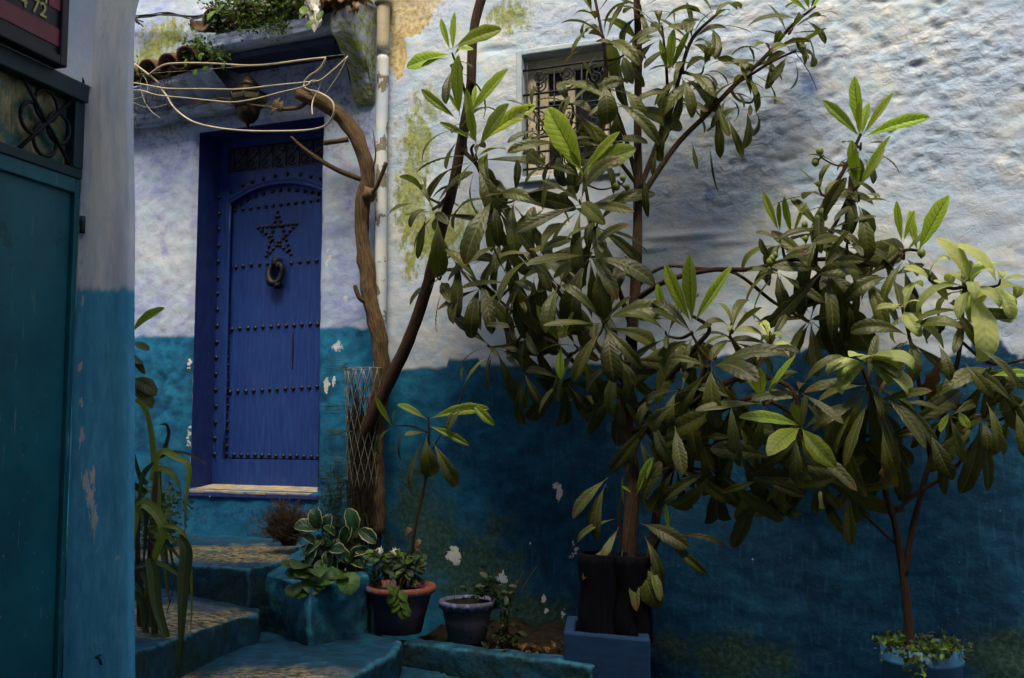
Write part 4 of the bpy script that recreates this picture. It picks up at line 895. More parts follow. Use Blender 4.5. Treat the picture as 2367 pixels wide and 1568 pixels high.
def rosette(plant, u, v, d, n, Lpx, kind='m', ax=(0, .6, .8), op=(30, 105), droop=.35, new=0, twig=True, newk='n', nl=.75):
    """a whorl of n leaves; ax = (along wall, out, up); the innermost `new` leaves are young"""
    c = hit(u, v, d); A = (E1 * ax[0] + NN * ax[1] + ZU * ax[2]).normalized(); L0_ = Lpx / px(c); lo = v > 800; op = op if lo else (max(15, op[0] - 18), op[1] - 4); droop *= 1.1 if lo else .75; L0_ *= 1.12
    if twig: twig_to(plant, c, A)
    X = A.orthogonal().normalized(); Y = A.cross(X); a0 = rnd.uniform(0, 6.28)
    for i in range(n):
        f = i / max(1, n - 1); el = R(op[0] + (op[1] - op[0]) * f + rnd.uniform(-10, 10)); az = a0 + i * 2.39996 + rnd.uniform(-.25, .25)
        rad = X * math.cos(az) + Y * math.sin(az); dr = A * math.cos(el) + rad * math.sin(el)
        isn = i < new; L = L0_ * (nl if isn else (.90 + .45 * f)) * rnd.uniform(.55, 1.15)
        if not isn: dr.z -= droop * (.3 + f)
        dr.normalize(); b = c - A * (.05 * f * (0 if isn else 1)) + dr * .006
        tip = b + dr * L; dd = dist(tip)
        if dd < .05: dr = (dr + NN * ((.05 - dd) / L + .05)).normalized()
        nr = A - dr * A.dot(dr) + ZU * .25 + dr.cross(A) * rnd.uniform(-.5, .5)
        put_leaf(plant, b, dr, nr, L, newk if isn else kind)
fruit_me = None
def fruits(plant, L):
    global fruit_me
    if fruit_me is None:
        V, Fc, _ = ico((0, 0, 0), .014, 2); fruit_me = mesh([Vector((v.x, v.y, v.z * 1.2)) for v in V], Fc, simple('green_fruit', (.17, .20, .04), .5, (.12, .16, .03), 60, .1))
    for (u, v, d) in L:
        p = hit(u, v, d); twig_to(plant, p, ZU, .0035); o = link('fruit', fruit_me, plant, p); k = rnd.uniform(.8, 1.15); o.scale = (k, k, k)

# ================================================================== leaning loquat on the left (trunk rises out of the wire guard)
tl = thing('loquat_tree', 'leaning loquat tree with brown trunk crossing in front of the drainpipe', 'tree', hit(845, 1240, .16))
limb(tl, [(850, 1235, .16), (822, 1120, .17), (818, 1060, .18), (846, 990, .2), (890, 900, .22), (945, 785, .25), (985, 670, .27), (1015, 550, .28), (1045, 440, .29), (1070, 310, .30), (1088, 200, .31), (1093, 90, .31), (1112, 0, .31), (1150, -90, .3)], [.040, .036, .032, .032, .033, .030, .028, .026, .025, .024, .023, .022, .022, .022], 'trunk', 'bark', .14, 12)
limb(tl, [(1062, 340, .30), (1105, 385, .36), (1128, 440, .42), (1140, 520, .45)], [.012, .010, .009, .007])
limb(tl, [(1045, 440, .29), (1020, 470, .36), (1000, 485, .40)], [.009, .007])
limb(tl, [(1085, 250, .31), (1065, 180, .38), (1045, 122, .42)], [.008, .007, .005])
limb(tl, [(1110, 400, .36), (1090, 350, .40), (1095, 335, .42)], [.008, .006])
for a, b, da, db, k, w_ in [((1043, 125), (938, 142), .42, .46, 1, 1.3), ((1047, 118), (1049, 32), .42, .44, 0, .95), ((1040, 116), (1019, 46), .42, .45, 0, .9), ((1050, 110), (1138, 60), .43, .5, 2, 1.1), ((1053, 112), (1092, 112), .42, .40, 1, 1.3),
                            ((1062, 268), (1056, 134), .40, .48, 0, 1.25), ((1086, 262), (1166, 163), .40, .48, 0, 1.2), ((1056, 276), (972, 204), .42, .46, 1, .7), ((1062, 262), (1040, 220), .42, .44, 0, .8), ((1095, 255), (1098, 200), .4, .38, 0, 1.0),
                            ((1107, 338), (1168, 244), .44, .56, 0, 1.45), ((1100, 335), (1084, 252), .44, .52, 0, 1.25), ((1112, 330), (1215, 236), .44, .5, 2, .9), ((1090, 322), (1022, 280), .44, .52, 1, .7), ((1096, 320), (1078, 210), .42, .44, 0, .8)]:
    leaf_px(tl, a, b, da, db, 'n', idx=k, wid=w_, nrm=NN * .9 + ZU * .2 + E1 * rnd.uniform(-.3, .3))
rosette(tl, 1046, 135, .42, 6, 85, 'm', (0, .5, .8), (75, 110), .3, twig=False)
rosette(tl, 1064, 290, .41, 6, 95, 'm', (-.1, .6, .8), (70, 105), .35)
rosette(tl, 1100, 360, .43, 11, 128, 'm', (0, .7, .7), (60, 125), .5)
rosette(tl, 1140, 455, .45, 12, 150, 'm', (.1, .7, .5), (70, 140), .75)
rosette(tl, 1190, 455, .38, 8, 115, 'm', (.3, .6, .6), (45, 110), .4)
rosette(tl, 1000, 482, .40, 10, 105, 'm', (-.2, .6, .7), (50, 115), .45)
rosette(tl, 985, 445, .38, 3, 70, 'm', (-.1, .4, .9), (15, 40), .1)
rosette(tl, 1160, 560, .40, 10, 140, 'm', (0, .7, .4), (70, 140), .8)
rosette(tl, 1055, 610, .36, 8, 105, 'm', (-.3, .6, .5), (60, 120), .6)
rosette(tl, 1110, 660, .42, 8, 125, 'm', (0, .7, .4), (60, 135), .7)
rosette(tl, 1010, 640, .30, 6, 80, 'm', (-.4, .5, .6), (50, 110), .5)
leaf_px(tl, (1110, 640), (1140, 755), .46, .55, 'm', idx=0, wid=1.25); leaf_px(tl, (1060, 600), (1055, 720), .42, .5, 'm', idx=1, wid=1.0)
leaf_px(tl, (985, 500), (965, 592), .42, .44, 'm', idx=0); leaf_px(tl, (960, 470), (880, 476), .42, .46, 'm', idx=2, wid=.9)

# ================================================================== central loquat growing from the grow bags
tc = thing('loquat_tree', 'tall straight loquat tree rising from black grow bags in front of the window', 'tree', at(1435, 1440, 4.0))
limb(tc, [(1450, 1420, .58), (1456, 1250, .55), (1462, 1100, .52), (1448, 985, .50), (1455, 860, .47), (1463, 740, .44), (1472, 600, .40), (1475, 430, .36), (1474, 280, .34), (1476, 120, .33), (1472, -20, .33), (1480, -120, .33)], [.034, .031, .028, .030, .027, .024, .022, .019, .017, .016, .015, .013], 'trunk', 'bark', .1, 12)
limb(tc, [(1475, 430, .36), (1430, 372, .42), (1405, 350, .46), (1350, 430, .55)], [.010, .008, .008, .006])
limb(tc, [(1474, 420, .36), (1440, 300, .40), (1408, 210, .42), (1395, 100, .42), (1370, -30, .4)], [.011, .009, .008, .007, .006])
limb(tc, [(1478, 440, .37), (1520, 330, .34), (1552, 250, .32), (1570, 180, .30), (1600, 90, .28), (1660, 30, .25)], [.013, .011, .010, .009, .008, .006])
limb(tc, [(1482, 455, .37), (1560, 340, .32), (1630, 268, .28), (1700, 195, .24), (1770, 130, .20), (1830, 60, .18), (1885, 15, .16)], [.013, .012, .011, .010, .009, .007, .005])
limb(tc, [(1700, 195, .24), (1740, 170, .26), (1790, 140, .26), (1840, 118, .24)], [.007, .006, .005])
limb(tc, [(1545, 260, .32), (1540, 150, .32), (1530, 60, .33)], [.008, .006, .005])
limb(tc, [(1474, 690, .42), (1540, 650, .50), (1640, 625, .48), (1740, 622, .42), (1830, 600, .38), (1890, 610, .36)], [.013, .011, .010, .010, .009, .008])
limb(tc, [(1478, 660, .41), (1500, 635, .42), (1545, 616, .42), (1620, 622, .42), (1700, 632, .40), (1790, 700, .36), (1870, 745, .32)], [.008, .007, .007, .007, .007, .006])
limb(tc, [(1880, 620, .36), (1890, 560, .36), (1905, 470, .36), (1950, 395, .34), (1990, 310, .32)], [.011, .010, .009, .008, .006])
limb(tc, [(1890, 580, .36), (1930, 520, .38), (1965, 450, .38), (1985, 430, .38)], [.009, .007, .006])
limb(tc, [(1885, 600, .36), (1960, 600, .38), (2040, 615, .38), (2090, 580, .38), (2125, 580, .38)], [.009, .008, .007, .005])
limb(tc, [(1460, 760, .44), (1420, 640, .50), (1380, 560, .55), (1360, 470, .58), (1350, 405, .60)], [.012, .010, .009, .008, .006])
limb(tc, [(1452, 900, .48), (1380, 800, .58), (1310, 700, .55), (1240, 610, .52), (1220, 570, .5)], [.012, .010, .009, .008, .006])
limb(tc, [(1455, 960, .5), (1540, 880, .62), (1610, 800, .70), (1640, 760, .72), (1600, 730, .74)], [.013, .011, .010, .008, .006])
limb(tc, [(1455, 1000, .5), (1560, 960, .66), (1650, 900, .74), (1740, 870, .76), (1830, 900, .76), (1850, 990, .80)], [.013, .011, .010, .009, .008, .006])
limb(tc, [(1458, 1130, .52), (1520, 1160, .52), (1550, 1080, .56), (1580, 980, .62)], [.011, .010, .009, .007])
limb(tc, [(1450, 930, .48), (1360, 870, .50), (1290, 800, .54), (1240, 770, .5), (1150, 690, .46)], [.010, .009, .008, .006])
limb(tc, [(1790, 780, .6), (1740, 870, .74)], [.006, .007], sub=4)
# new shoots, traced
for a, b, da, db, k, w_ in [((1348, 405), (1272, 248), .60, .68, 1, 1.35), ((1352, 400), (1445, 340), .60, .70, 2, 1.5), ((1350, 395), (1425, 308), .60, .66, 0, 1.1), ((1346, 395), (1318, 350), .60, .64, 0, 1.0),
                            ((1600, 745), (1592, 598), .74, .82, 0, 1.1), ((1597, 748), (1537, 615), .74, .78, 1, .85), ((1603, 748), (1684, 622), .74, .80, 0, .8), ((1535, 735), (1520, 660), .68, .72, 0, 1.1), ((1540, 735), (1585, 680), .68, .70, 0, .8), ((1533, 738), (1472, 728), .66, .70, 1, 1.2),
                            ((1296, 792), (1243, 712), .60, .66, 0, 1.2), ((1299, 790), (1325, 718), .60, .64, 0, .8), ((1297, 800), (1290, 870), .60, .64, 1, 1.1),
                            ((1760, 920), (1755, 855), .84, .90, 0, 1.7), ((1770, 915), (1832, 826), .84, .86, 0, .8), ((1756, 915), (1715, 850), .84, .86, 0, .8),
                            ((1850, 985), (1738, 945), .80, .95, 3, 1.0), ((1848, 990), (1784, 1020), .82, 1.0, 2, 1.3), ((1850, 982), (1832, 935), .80, .86, 0, 1.6), ((1853, 990), (1908, 1065), .82, .96, 2, 1.2),
                            ((1990, 310), (1973, 183), .34, .38, 0, 1.1), ((1988, 318), (1912, 230), .34, .40, 1, .8), ((1995, 312), (2060, 218), .34, .38, 0, .9), ((1996, 318), (2130, 258), .34, .44, 2, .75), ((1992, 312), (2005, 240), .34, .3, 0, 1.3), ((1986, 314), (1985, 240), .34, .42, 0, 1.0),
                            ((1982, 432), (1968, 330), .40, .44, 0, 1.2), ((1984, 430), (1976, 350), .40, .50, 0, 1.2), ((1986, 430), (2052, 318), .40, .44, 0, .8), ((1987, 432), (2040, 345), .40, .36, 0, 1.1),
                            ((1800, 535), (1765, 448), .40, .42, 0, .8), ((1803, 535), (1800, 470), .40, .44, 0, .9), ((1830, 545), (1812, 460), .40, .46, 0, .9), ((1832, 545), (1862, 470), .40, .44, 0, .7),
                            ((2085, 560), (2072, 470), .40, .44, 0, .9), ((2088, 560), (2112, 490), .40, .42, 0, .9), ((2122, 582), (2186, 458), .40, .48, 0, 1.4), ((2120, 580), (2102, 490), .40, .38, 0, .9), ((2124, 580), (2180, 480), .40, .36, 0, .9),
                            ((1548, 168), (1555, 72), .36, .42, 0, 1.2), ((1546, 170), (1525, 95), .36, .38, 0, .8), ((1550, 165), (1590, 75), .36, .38, 0, .8), ((1872, 25), (1850, -40), .18, .22, 0, 1.1), ((1876, 22), (1905, -20), .18, .2, 0, 1.1), ((1868, 28), (1822, -10), .18, .22, 0, .8), ((1840, 110), (1880, 75), .24, .26, 0, .7), ((1560, 55), (1557, 20), .3, .32, 0, .6)]:
    leaf_px(tc, a, b, da, db, 'n', idx=k, wid=w_, nrm=NN * .9 + ZU * .35 + E1 * rnd.uniform(-.3, .3))
RS = [ # u, v, off wall, leaves, length px, axis, opening, droop
 (1480, 15, .36, 9, 105, (0, .5, .8), (50, 120), .4), (1395, 85, .44, 10, 105, (-.2, .5, .8), (30, 100), .3), (1370, 30, .40, 8, 90, (-.3, .4, .9), (25, 90), .25), (1440, 120, .44, 7, 95, (.2, .7, .5), (50, 120), .5),
 (1525, 65, .34, 8, 100, (.1, .4, .9), (25, 95), .3), (1600, 85, .28, 9, 95, (.2, .3, .9), (20, 90), .25), (1650, 40, .26, 9, 95, (.4, .3, .9), (20, 95), .25), (1580, 160, .34, 9, 105, (.2, .6, .6), (45, 120), .45), (1555, 215, .36, 7, 105, (.1, .7, .5), (55, 125), .5), (1625, 160, .30, 7, 95, (.4, .4, .7), (40, 110), .4),
 (1690, 205, .26, 9, 90, (.5, .3, .7), (35, 110), .4), (1740, 160, .24, 9, 95, (.6, .3, .7), (30, 105), .4), (1785, 118, .22, 9, 90, (.6, .25, .8), (25, 100), .4), (1830, 70, .20, 9, 90, (.7, .25, .7), (25, 100), .35), (1870, 30, .18, 7, 85, (.7, .2, .7), (45, 100), .35), (1840, 115, .26, 7, 85, (.8, .3, .4), (30, 100), .4), (1740, 230, .26, 6, 95, (.5, .4, .4), (50, 120), .6),
 (1340, 465, .60, 12, 140, (0, .8, .5), (45, 115), .45), (1380, 520, .58, 10, 140, (.3, .8, .3), (55, 125), .6), (1300, 330, .46, 9, 110, (-.2, .7, .5), (40, 115), .5), (1420, 235, .50, 6, 130, (0, .9, .2), (60, 120), .6), (1360, 590, .62, 10, 150, (.1, .9, .2), (50, 120), .7),
 (1240, 590, .54, 12, 135, (-.1, .8, .5), (40, 115), .5), (1290, 660, .58, 9, 140, (0, .9, .3), (55, 125), .7), (1180, 650, .50, 9, 130, (-.3, .8, .3), (55, 125), .7), (1215, 760, .46, 7, 120, (-.2, .7, .3), (60, 130), .8), (1130, 800, .42, 8, 120, (-.4, .7, .2), (60, 130), .8), (1210, 860, .40, 8, 130, (-.1, .7, .1), (60, 130), .9), (1300, 880, .46, 8, 130, (0, .8, .1), (60, 130), .8),
 (1392, 745, .64, 12, 145, (0, .8, .5), (45, 120), .5), (1330, 800, .56, 8, 120, (-.2, .8, .4), (50, 120), .6), (1430, 830, .60, 9, 140, (.1, .9, .2), (50, 125), .7), (1430, 910, .56, 8, 140, (0, .8, .1), (60, 125), .8),
 (1600, 770, .72, 10, 130, (0, .8, .6), (45, 115), .4), (1540, 770, .66, 8, 115, (-.1, .8, .5), (40, 115), .4), (1690, 770, .70, 8, 110, (.2, .6, .8), (30, 100), .3), (1640, 850, .78, 13, 160, (0, .9, .4), (40, 120), .6), (1570, 900, .72, 10, 165, (-.1, .9, .2), (50, 125), .8), (1690, 930, .74, 9, 160, (.1, .9, .1), (55, 125), .8), (1510, 960, .62, 7, 150, (-.2, .8, .1), (60, 125), .9),
 (1780, 790, .62, 9, 85, (.1, .6, .8), (30, 100), .3), (1765, 930, .82, 9, 130, (0, .8, .5), (45, 120), .5), (1850, 1010, .82, 10, 125, (0, .9, .3), (50, 120), .6), (1850, 900, .78, 8, 120, (.2, .8, .5), (40, 115), .4), (1700, 1030, .70, 9, 160, (0, .8, -.1), (60, 125), .9), (1800, 1060, .72, 8, 150, (.1, .8, -.1), (60, 125), .9), (1610, 1010, .68, 7, 150, (0, .9, -.1), (60, 120), .9),
 (1560, 1080, .62, 7, 150, (0, .8, -.2), (55, 115), .9), (1650, 1090, .66, 8, 160, (0, .8, -.2), (50, 115), 1.0), (1760, 1110, .66, 8, 150, (0, .8, -.2), (50, 115), 1.0), (1890, 1110, .60, 8, 145, (0, .8, -.2), (50, 115), 1.0), (1960, 1130, .56, 6, 130, (0, .8, -.2), (50, 115), 1.0), (1480, 1010, .60, 6, 140, (-.1, .8, -.1), (55, 115), .9),
 (1375, 190, .50, 6, 100, (0, .8, .3), (40, 115), .5), (1265, 385, .48, 7, 105, (-.2, .8, .3), (40, 115), .5), (1225, 250, .44, 5, 90, (-.4, .7, .4), (40, 110), .4),
 (1320, 245, .48, 8, 100, (-.2, .7, .5), (40, 115), .4), (1255, 300, .46, 6, 95, (-.4, .6, .5), (40, 110), .4), (1385, 330, .5, 7, 105, (.2, .8, .3), (40, 115), .4),
 (1990, 335, .34, 8, 85, (.1, .5, .8), (65, 115), .35), (1950, 400, .36, 7, 90, (0, .5, .8), (50, 110), .4), (1985, 455, .40, 9, 95, (.1, .6, .7), (60, 115), .4), (1895, 440, .38, 9, 105, (-.3, .5, .8), (40, 110), .35), (1900, 530, .42, 11, 130, (0, .8, .4), (45, 120), .5), (1960, 560, .42, 9, 115, (.2, .8, .3), (45, 120), .6), (1805, 560, .40, 9, 100, (-.2, .6, .7), (60, 115), .4), (1790, 620, .44, 10, 115, (-.3, .8, .4), (50, 120), .5), (1900, 625, .44, 12, 160, (0, .9, .1), (55, 120), .8), (2000, 640, .40, 8, 130, (.2, .8, .1), (55, 120), .8), (2090, 590, .40, 8, 95, (.1, .6, .6), (60, 115), .4), (2060, 640, .40, 9, 125, (.3, .8, .2), (50, 120), .7), (1870, 740, .34, 9, 120, (-.1, .8, 0), (50, 125), .7), (1960, 700, .34, 6, 110, (.1, .8, -.1), (55, 120), .8),
]
tc2 = thing('loquat_tree', 'low spreading loquat tree whose crown hides the blue wall right of the straight trunk', 'tree', at(1470, 1440, 3.97))
limb(tc2, [(1490, 1400, .60), (1505, 1290, .58), (1520, 1180, .56), (1545, 1090, .58), (1575, 990, .64), (1610, 900, .70), (1640, 830, .74)], [.022, .020, .018, .016, .014, .012, .009], 'trunk', 'bark', .12, 10)
limb(tc2, [(1560, 1040, .60), (1650, 960, .70), (1750, 920, .76), (1840, 960, .80)], [.012, .010, .009, .007])
limb(tc2, [(1640, 960, .70), (1720, 850, .70), (1780, 790, .64)], [.008, .007, .006])
for (u, v, d, n_, L, ax, op, dr) in RS: rosette(tc2 if (u > 1490 and v > 740 and not (u > 1855 and v < 760)) else tc, u, v, d, max(4, int(n_ * (1.0 if v < 440 else 1.0 if (u > 1740 and v < 800) else .95 if u < 1480 else .80) + .5)), L, 'm', ax, op, dr)
for (u, v, d, n_, L, ax) in ((1780, 772, .64, 5, 62, (.1, .6, .8)), (1690, 752, .72, 4, 70, (.2, .6, .8))): rosette(tc2, u, v, d, n_, L, 'p', ax, (30, 85), .25)
# hanging leaves traced on their own
for a, b, da, db, w_ in [((1395, 195), (1412, 252), .52, .62, 1.7), ((1440, 205), (1498, 248), .5, .58, 1.3), ((1660, 245), (1680, 305), .3, .36, 1.2), ((1680, 270), (1720, 352), .3, .34, .9), ((1655, 255), (1672, 355), .26, .27, .9), ((1575, 180), (1612, 232), .4, .5, 1.4), ((1518, 330), (1505, 395), .34, .38, .7), ((1600, 330), (1610, 385), .32, .34, .9), ((1545, 300), (1505, 370), .36, .4, .9), ((1490, 400), (1490, 492), .42, .46, .8), ((1640, 330), (1650, 440), .3, .3, .3),
                         ((1400, 740), (1515, 683), .66, .76, 1.15), ((1405, 760), (1410, 860), .68, .80, 1.3), ((1560, 985), (1575, 1085), .82, .92, 1.55), ((1645, 850), (1640, 968), .84, .94, 1.2), ((1570, 930), (1470, 985), .8, .86, 1.2), ((1840, 1010), (1833, 1108), .86, .96, 1.6), ((1240, 300), (1212, 330), .5, .55, 1.4), ((1260, 480), (1205, 530), .6, .64, 1.1), ((1390, 590), (1385, 730), .64, .72, 1.1), ((1235, 640), (1225, 745), .58, .66, 1.1)]:
    leaf_px(tc, a, b, da, db, 'm', wid=w_)
fruits(tc, [(1440, 412, .56), (1425, 432, .56), (1450, 432, .57), (1280, 290, .5), (1275, 300, .5), (1340, 275, .5), (1900, 492, .42), (1905, 502, .42), (1890, 505, .42), (1785, 598, .46), (1792, 590, .46), (1780, 606, .46), (1895, 350, .4), (1885, 375, .4), (2130, 585, .42), (1860, 520, .42), (1862, 552, .42)])
# low shoots from the bags
limb(tc, [(1440, 1290, .62), (1432, 1200, .64), (1440, 1140, .66)], [.008, .007, .005])
limb(tc, [(1500, 1290, .62), (1530, 1240, .68), (1545, 1230, .7)], [.006, .005])
for a, b, k, w_ in [((1443, 1170), (1438, 1105), 'n', .7), ((1470, 1145), (1505, 1062), 'n', 1.1), ((1545, 1228), (1540, 1172), 'n', .8), ((1547, 1228), (1553, 1185), 'n', .7), ((1460, 1140), (1440, 1125), 'n', .8)]: leaf_px(tc, a, b, .66, .72, k, wid=w_, idx=0)
for a, b, w_ in [((1405, 1105), (1310, 1180), 1.2), ((1400, 1120), (1345, 1235), 1.3), ((1420, 1200), (1315, 1225), .9), ((1475, 1290), (1510, 1395), 1.6), ((1440, 1270), (1420, 1370), 1.2), ((1480, 1210), (1580, 1240), 1.3), ((1480, 1180), (1500, 1080), 1.1), ((1540, 1250), (1620, 1310), .8), ((1440, 1290), (1400, 1390), 1.3), ((1460, 1300), (1470, 1400), 1.2), ((1400, 1260), (1350, 1330), 1.1), ((1500, 1300), (1530, 1370), 1.1), ((1430, 1220), (1390, 1290), 1.2), ((1490, 1240), (1540, 1330), 1.2), ((1560, 1240), (1660, 1225), .5)]: leaf_px(tc, a, b, .66, .76, 'm', wid=w_)

# ================================================================== loquat in the bucket on the right
tr = thing('loquat_tree', 'small loquat tree with forked stem growing from the blue bucket', 'tree', at(2105, 1500, 3.72))
bd = dist(at(2105, 1500, 3.72))
limb(tr, [(2105, 1520, bd), (2103, 1460, bd), (2090, 1350, bd), (2082, 1290, bd), (2068, 1210, bd + .02), (2050, 1150, bd + .05), (2035, 1060, bd + .1), (2010, 900, bd + .15), (1990, 845, bd + .18)], [.017, .016, .015, .013, .012, .011, .010, .009, .007], 'trunk', 'bark', .1, 10)
limb(tr, [(2092, 1330, bd), (2110, 1220, bd - .04), (2140, 1100, bd - .06), (2165, 1010, bd - .05), (2200, 900, bd - .04), (2222, 780, bd - .02), (2225, 690, bd), (2240, 640, bd)], [.012, .011, .010, .009, .008, .008, .007, .006])
limb(tr, [(2062, 1190, bd + .02), (2120, 1140, bd), (2200, 1090, bd - .05), (2270, 1000, bd - .08), (2330, 960, bd - .05)], [.008, .007, .006, .005])
limb(tr, [(2080, 1265, bd), (2040, 1230, bd + .02), (2000, 1190, bd + .06)], [.006, .005])
limb(tr, [(2222, 790, bd - .02), (2290, 840, bd + .05), (2380, 830, bd + .1)], [.006, .005])
limb(tr, [(2150, 1060, bd - .06), (2120, 860, bd), (2085, 710, bd + .02)], [.008, .007, .005])
for a, b, w_, k in [((1995, 845), (1915, 808), 1.0, 1), ((1998, 840), (1935, 840), 1.0, 3), ((2000, 838), (1975, 792), 1.2, 0), ((2005, 835), (2040, 795), 1.3, 0), ((2005, 838), (2080, 825), 1.1, 1), ((2010, 840), (2130, 865), .9, 1), ((2008, 836), (2100, 790), 1.2, 3), ((2000, 848), (1925, 870), 1.0, 3), ((1998, 845), (1960, 830), 1.2, 2), ((2015, 838), (2060, 845), 1.1, 2), ((2002, 835), (1990, 800), 1.4, 0), ((2008, 832), (2070, 800), 1.3, 1), ((1996, 842), (1945, 815), 1.3, 1)]:
    leaf_px(tr, a, b, bd + .20, bd + .30, 'p', idx=k, wid=w_ * 1.25, nrm=ZU * .8 + NN * .5)
rosette(tr, 2005, 880, bd + .18, 11, 165, 'm', (0, .8, .5), (50, 120), .6); rosette(tr, 2020, 930, bd + .16, 8, 175, 'm', (0, .9, .2), (60, 125), .8); rosette(tr, 1960, 1000, bd + .12, 7, 150, 'm', (-.2, .9, 0), (60, 125), .9); rosette(tr, 2060, 1010, bd + .10, 7, 160, 'm', (.1, .9, -.1), (60, 125), .9)
for a, b, w_ in [((1990, 930), (1880, 970), 1.1), ((2010, 920), (1945, 1060), .95), ((2035, 900), (2150, 1010), .9), ((2060, 910), (2195, 1018), .8), ((2040, 990), (2052, 1122), 1.1), ((2170, 800), (2205, 850), 1.5), ((2230, 840), (2285, 900), 1.2), ((2150, 1000), (2190, 1095), 1.2), ((2280, 930), (2330, 1025), 1.1), ((2250, 800), (2380, 860), .8)]:
    leaf_px(tr, a, b, bd + .2, bd + .3, 'm', wid=w_)
rosette(tr, 2240, 655, bd + .02, 12, 115, 'p', (0, .6, .8), (35, 100), .4); rosette(tr, 2150, 640, bd, 4, 75, 'p', (-.1, .6, .7), (30, 80), .2)
rosette(tr, 2310, 650, bd + .02, 6, 100, 'p', (.3, .6, .7), (35, 90), .4)
rosette(tr, 2230, 720, bd - .02, 9, 115, 'm', (0, .7, .6), (60, 115), .4); rosette(tr, 2085, 710, bd + .04, 7, 80, 'p', (-.2, .7, .6), (35, 95), .4); rosette(tr, 2100, 775, bd + .04, 7, 125, 'm', (0, .8, .4), (50, 115), .5)
rosette(tr, 2290, 850, bd + .05, 10, 150, 'm', (.1, .8, .4), (45, 115), .5); rosette(tr, 2270, 960, bd + .02, 9, 140, 'm', (.1, .8, .2), (50, 120), .7); rosette(tr, 2350, 940, bd + .04, 8, 120, 'm', (.3, .8, .3), (40, 115), .5); rosette(tr, 2195, 960, bd + .08, 7, 110, 'm', (0, .8, .3), (50, 120), .6)
leaf_px(tr, (2215, 950), (2235, 985), bd + .12, bd + .16, 'n', idx=2, wid=1.5); leaf_px(tr, (2195, 955), (2170, 990), bd + .12, bd + .16, 'n', idx=2, wid=1.2); leaf_px(tr, (2290, 870), (2380, 850), bd + .12, bd + .16, 'n', idx=3, wid=1.0)
leaf_px(tr, (2200, 735), (2165, 760), bd + .1, bd + .14, 'b'); leaf_px(tr, (2045, 1060), (2055, 1130), bd + .17, bd + .2, 'b', wid=1.8); leaf_px(tr, (2175, 830), (2130, 935), bd + .05, bd + .08, 'b', wid=1.1)

# ================================================================== thin young loquat in the flower pot
ty = thing('loquat_sapling', 'thin young loquat sapling with a few curled leaves rising from the red rimmed pot', 'sapling', at(948, 1330, 4.38))
yd = dist(at(948, 1330, 4.38))
limb(ty, [(945, 1340, yd), (958, 1230, yd), (985, 1100, yd - .02), (992, 1000, yd - .02), (990, 965, yd - .02)], [.008, .007, .006, .005, .005], 'stem', 'bark')
limb(ty, [(986, 1060, yd), (1030, 985, yd - .05), (1060, 930, yd - .1), (1075, 890, yd - .1)], [.004, .003]); limb(ty, [(990, 1000, yd), (950, 985, yd), (912, 985, yd)], [.004, .003])
for a, b, k, w_, ix in [((988, 970), (918, 925), 'n', .9, 3), ((994, 968), (1105, 930), 'n', .6, 2), ((905, 985), (870, 922), 'n', .9, 0), ((908, 980), (912, 950), 'n', 1.2, 0), ((992, 985), (1070, 1015), 'n', .5, 2), ((1070, 885), (1060, 855), 'n', 1.0, 2), ((1072, 890), (1110, 830), 'n', .6, 1), ((1090, 930), (1130, 975), 'n', .9, 2)]: leaf_px(ty, a, b, yd, yd + .06, k, idx=ix, wid=w_)
for a, b, w_ in [((980, 1000), (940, 1000), 1.8), ((985, 1010), (985, 1105), 1.5), ((975, 1020), (920, 1135), .8), ((1000, 1020), (1050, 1118), .9), ((940, 985), (898, 1055), .5), ((910, 985), (835, 1030), .6), ((1070, 930), (1030, 985), 1.6)]: leaf_px(ty, a, b, yd, yd + .08, 'm', wid=w_)
# ------------------------------------------------------------------ bare vine by the door
vn = thing('vine', 'gnarled bare vine trunk climbing the wall between door and drainpipe', 'vine', hit(868, 1235, .12))
limb(vn, [(872, 1235, .12), (868, 1100, .13), (872, 960, .13), (882, 850, .12), (872, 760, .12), (853, 680, .11), (848, 620, .10), (836, 545, .10), (838, 475, .11), (850, 405, .12), (832, 335, .14), (802, 285, .17), (762, 248, .22), (688, 214, .28)], [.041, .041, .041, .041, .042, .038, .041, .034, .040, .038, .040, .038, .034, .030], 'trunk', 'vine', .32, 14, 8)
limb(vn, [(834, 415, .12), (790, 398, .17), (745, 374, .22), (705, 346, .26), (672, 316, .30)], [.013, .013, .012, .010, .006], 'branch', 'vine', .15)
limb(vn, [(848, 455, .12), (866, 440, .15), (880, 410, .17), (893, 376, .18)], [.016, .011, .010, .012], 'branch', 'vine', .2)
limb(vn, [(805, 322, .19), (780, 327, .22), (748, 331, .25)], [.015, .012, .013], 'branch', 'vine', .25)
limb(vn, [(712, 234, .26), (690, 249, .26), (650, 252, .25), (610, 246, .24), (560, 240, .22)], [.012, .010, .009, .007, .004], 'branch', 'vine', .2)
limb(vn, [(858, 705, .12), (832, 690, .16), (820, 660, .17)], [.014, .011, .010], 'branch', 'vine', .25)
limb(vn, [(858, 400, .13), (868, 360, .14), (862, 300, .15)], [.005, .004, .002], 'branch', 'vine', .2)
limb(vn, [(545, 246, .22), (490, 232, .23), (445, 240, .23)], [.005, .006, .003], 'branch', 'vine', .2); limb(vn, [(548, 236, .22), (510, 228, .22), (470, 238, .23), (440, 248, .23)], [.005, .006, .003], 'branch', 'vine', .2)
for a, b in (((652, 246), (615, 250)), ((648, 226), (622, 246)), ((655, 232), (640, 252))): leaf_px(vn, a, b, .25, .29, 'b', wid=1.8)
mb = MB(); mb.add(*ico(hit(853, 450, .13), .036, 2, .6)); mb.build('burl', M['vine'], vn)

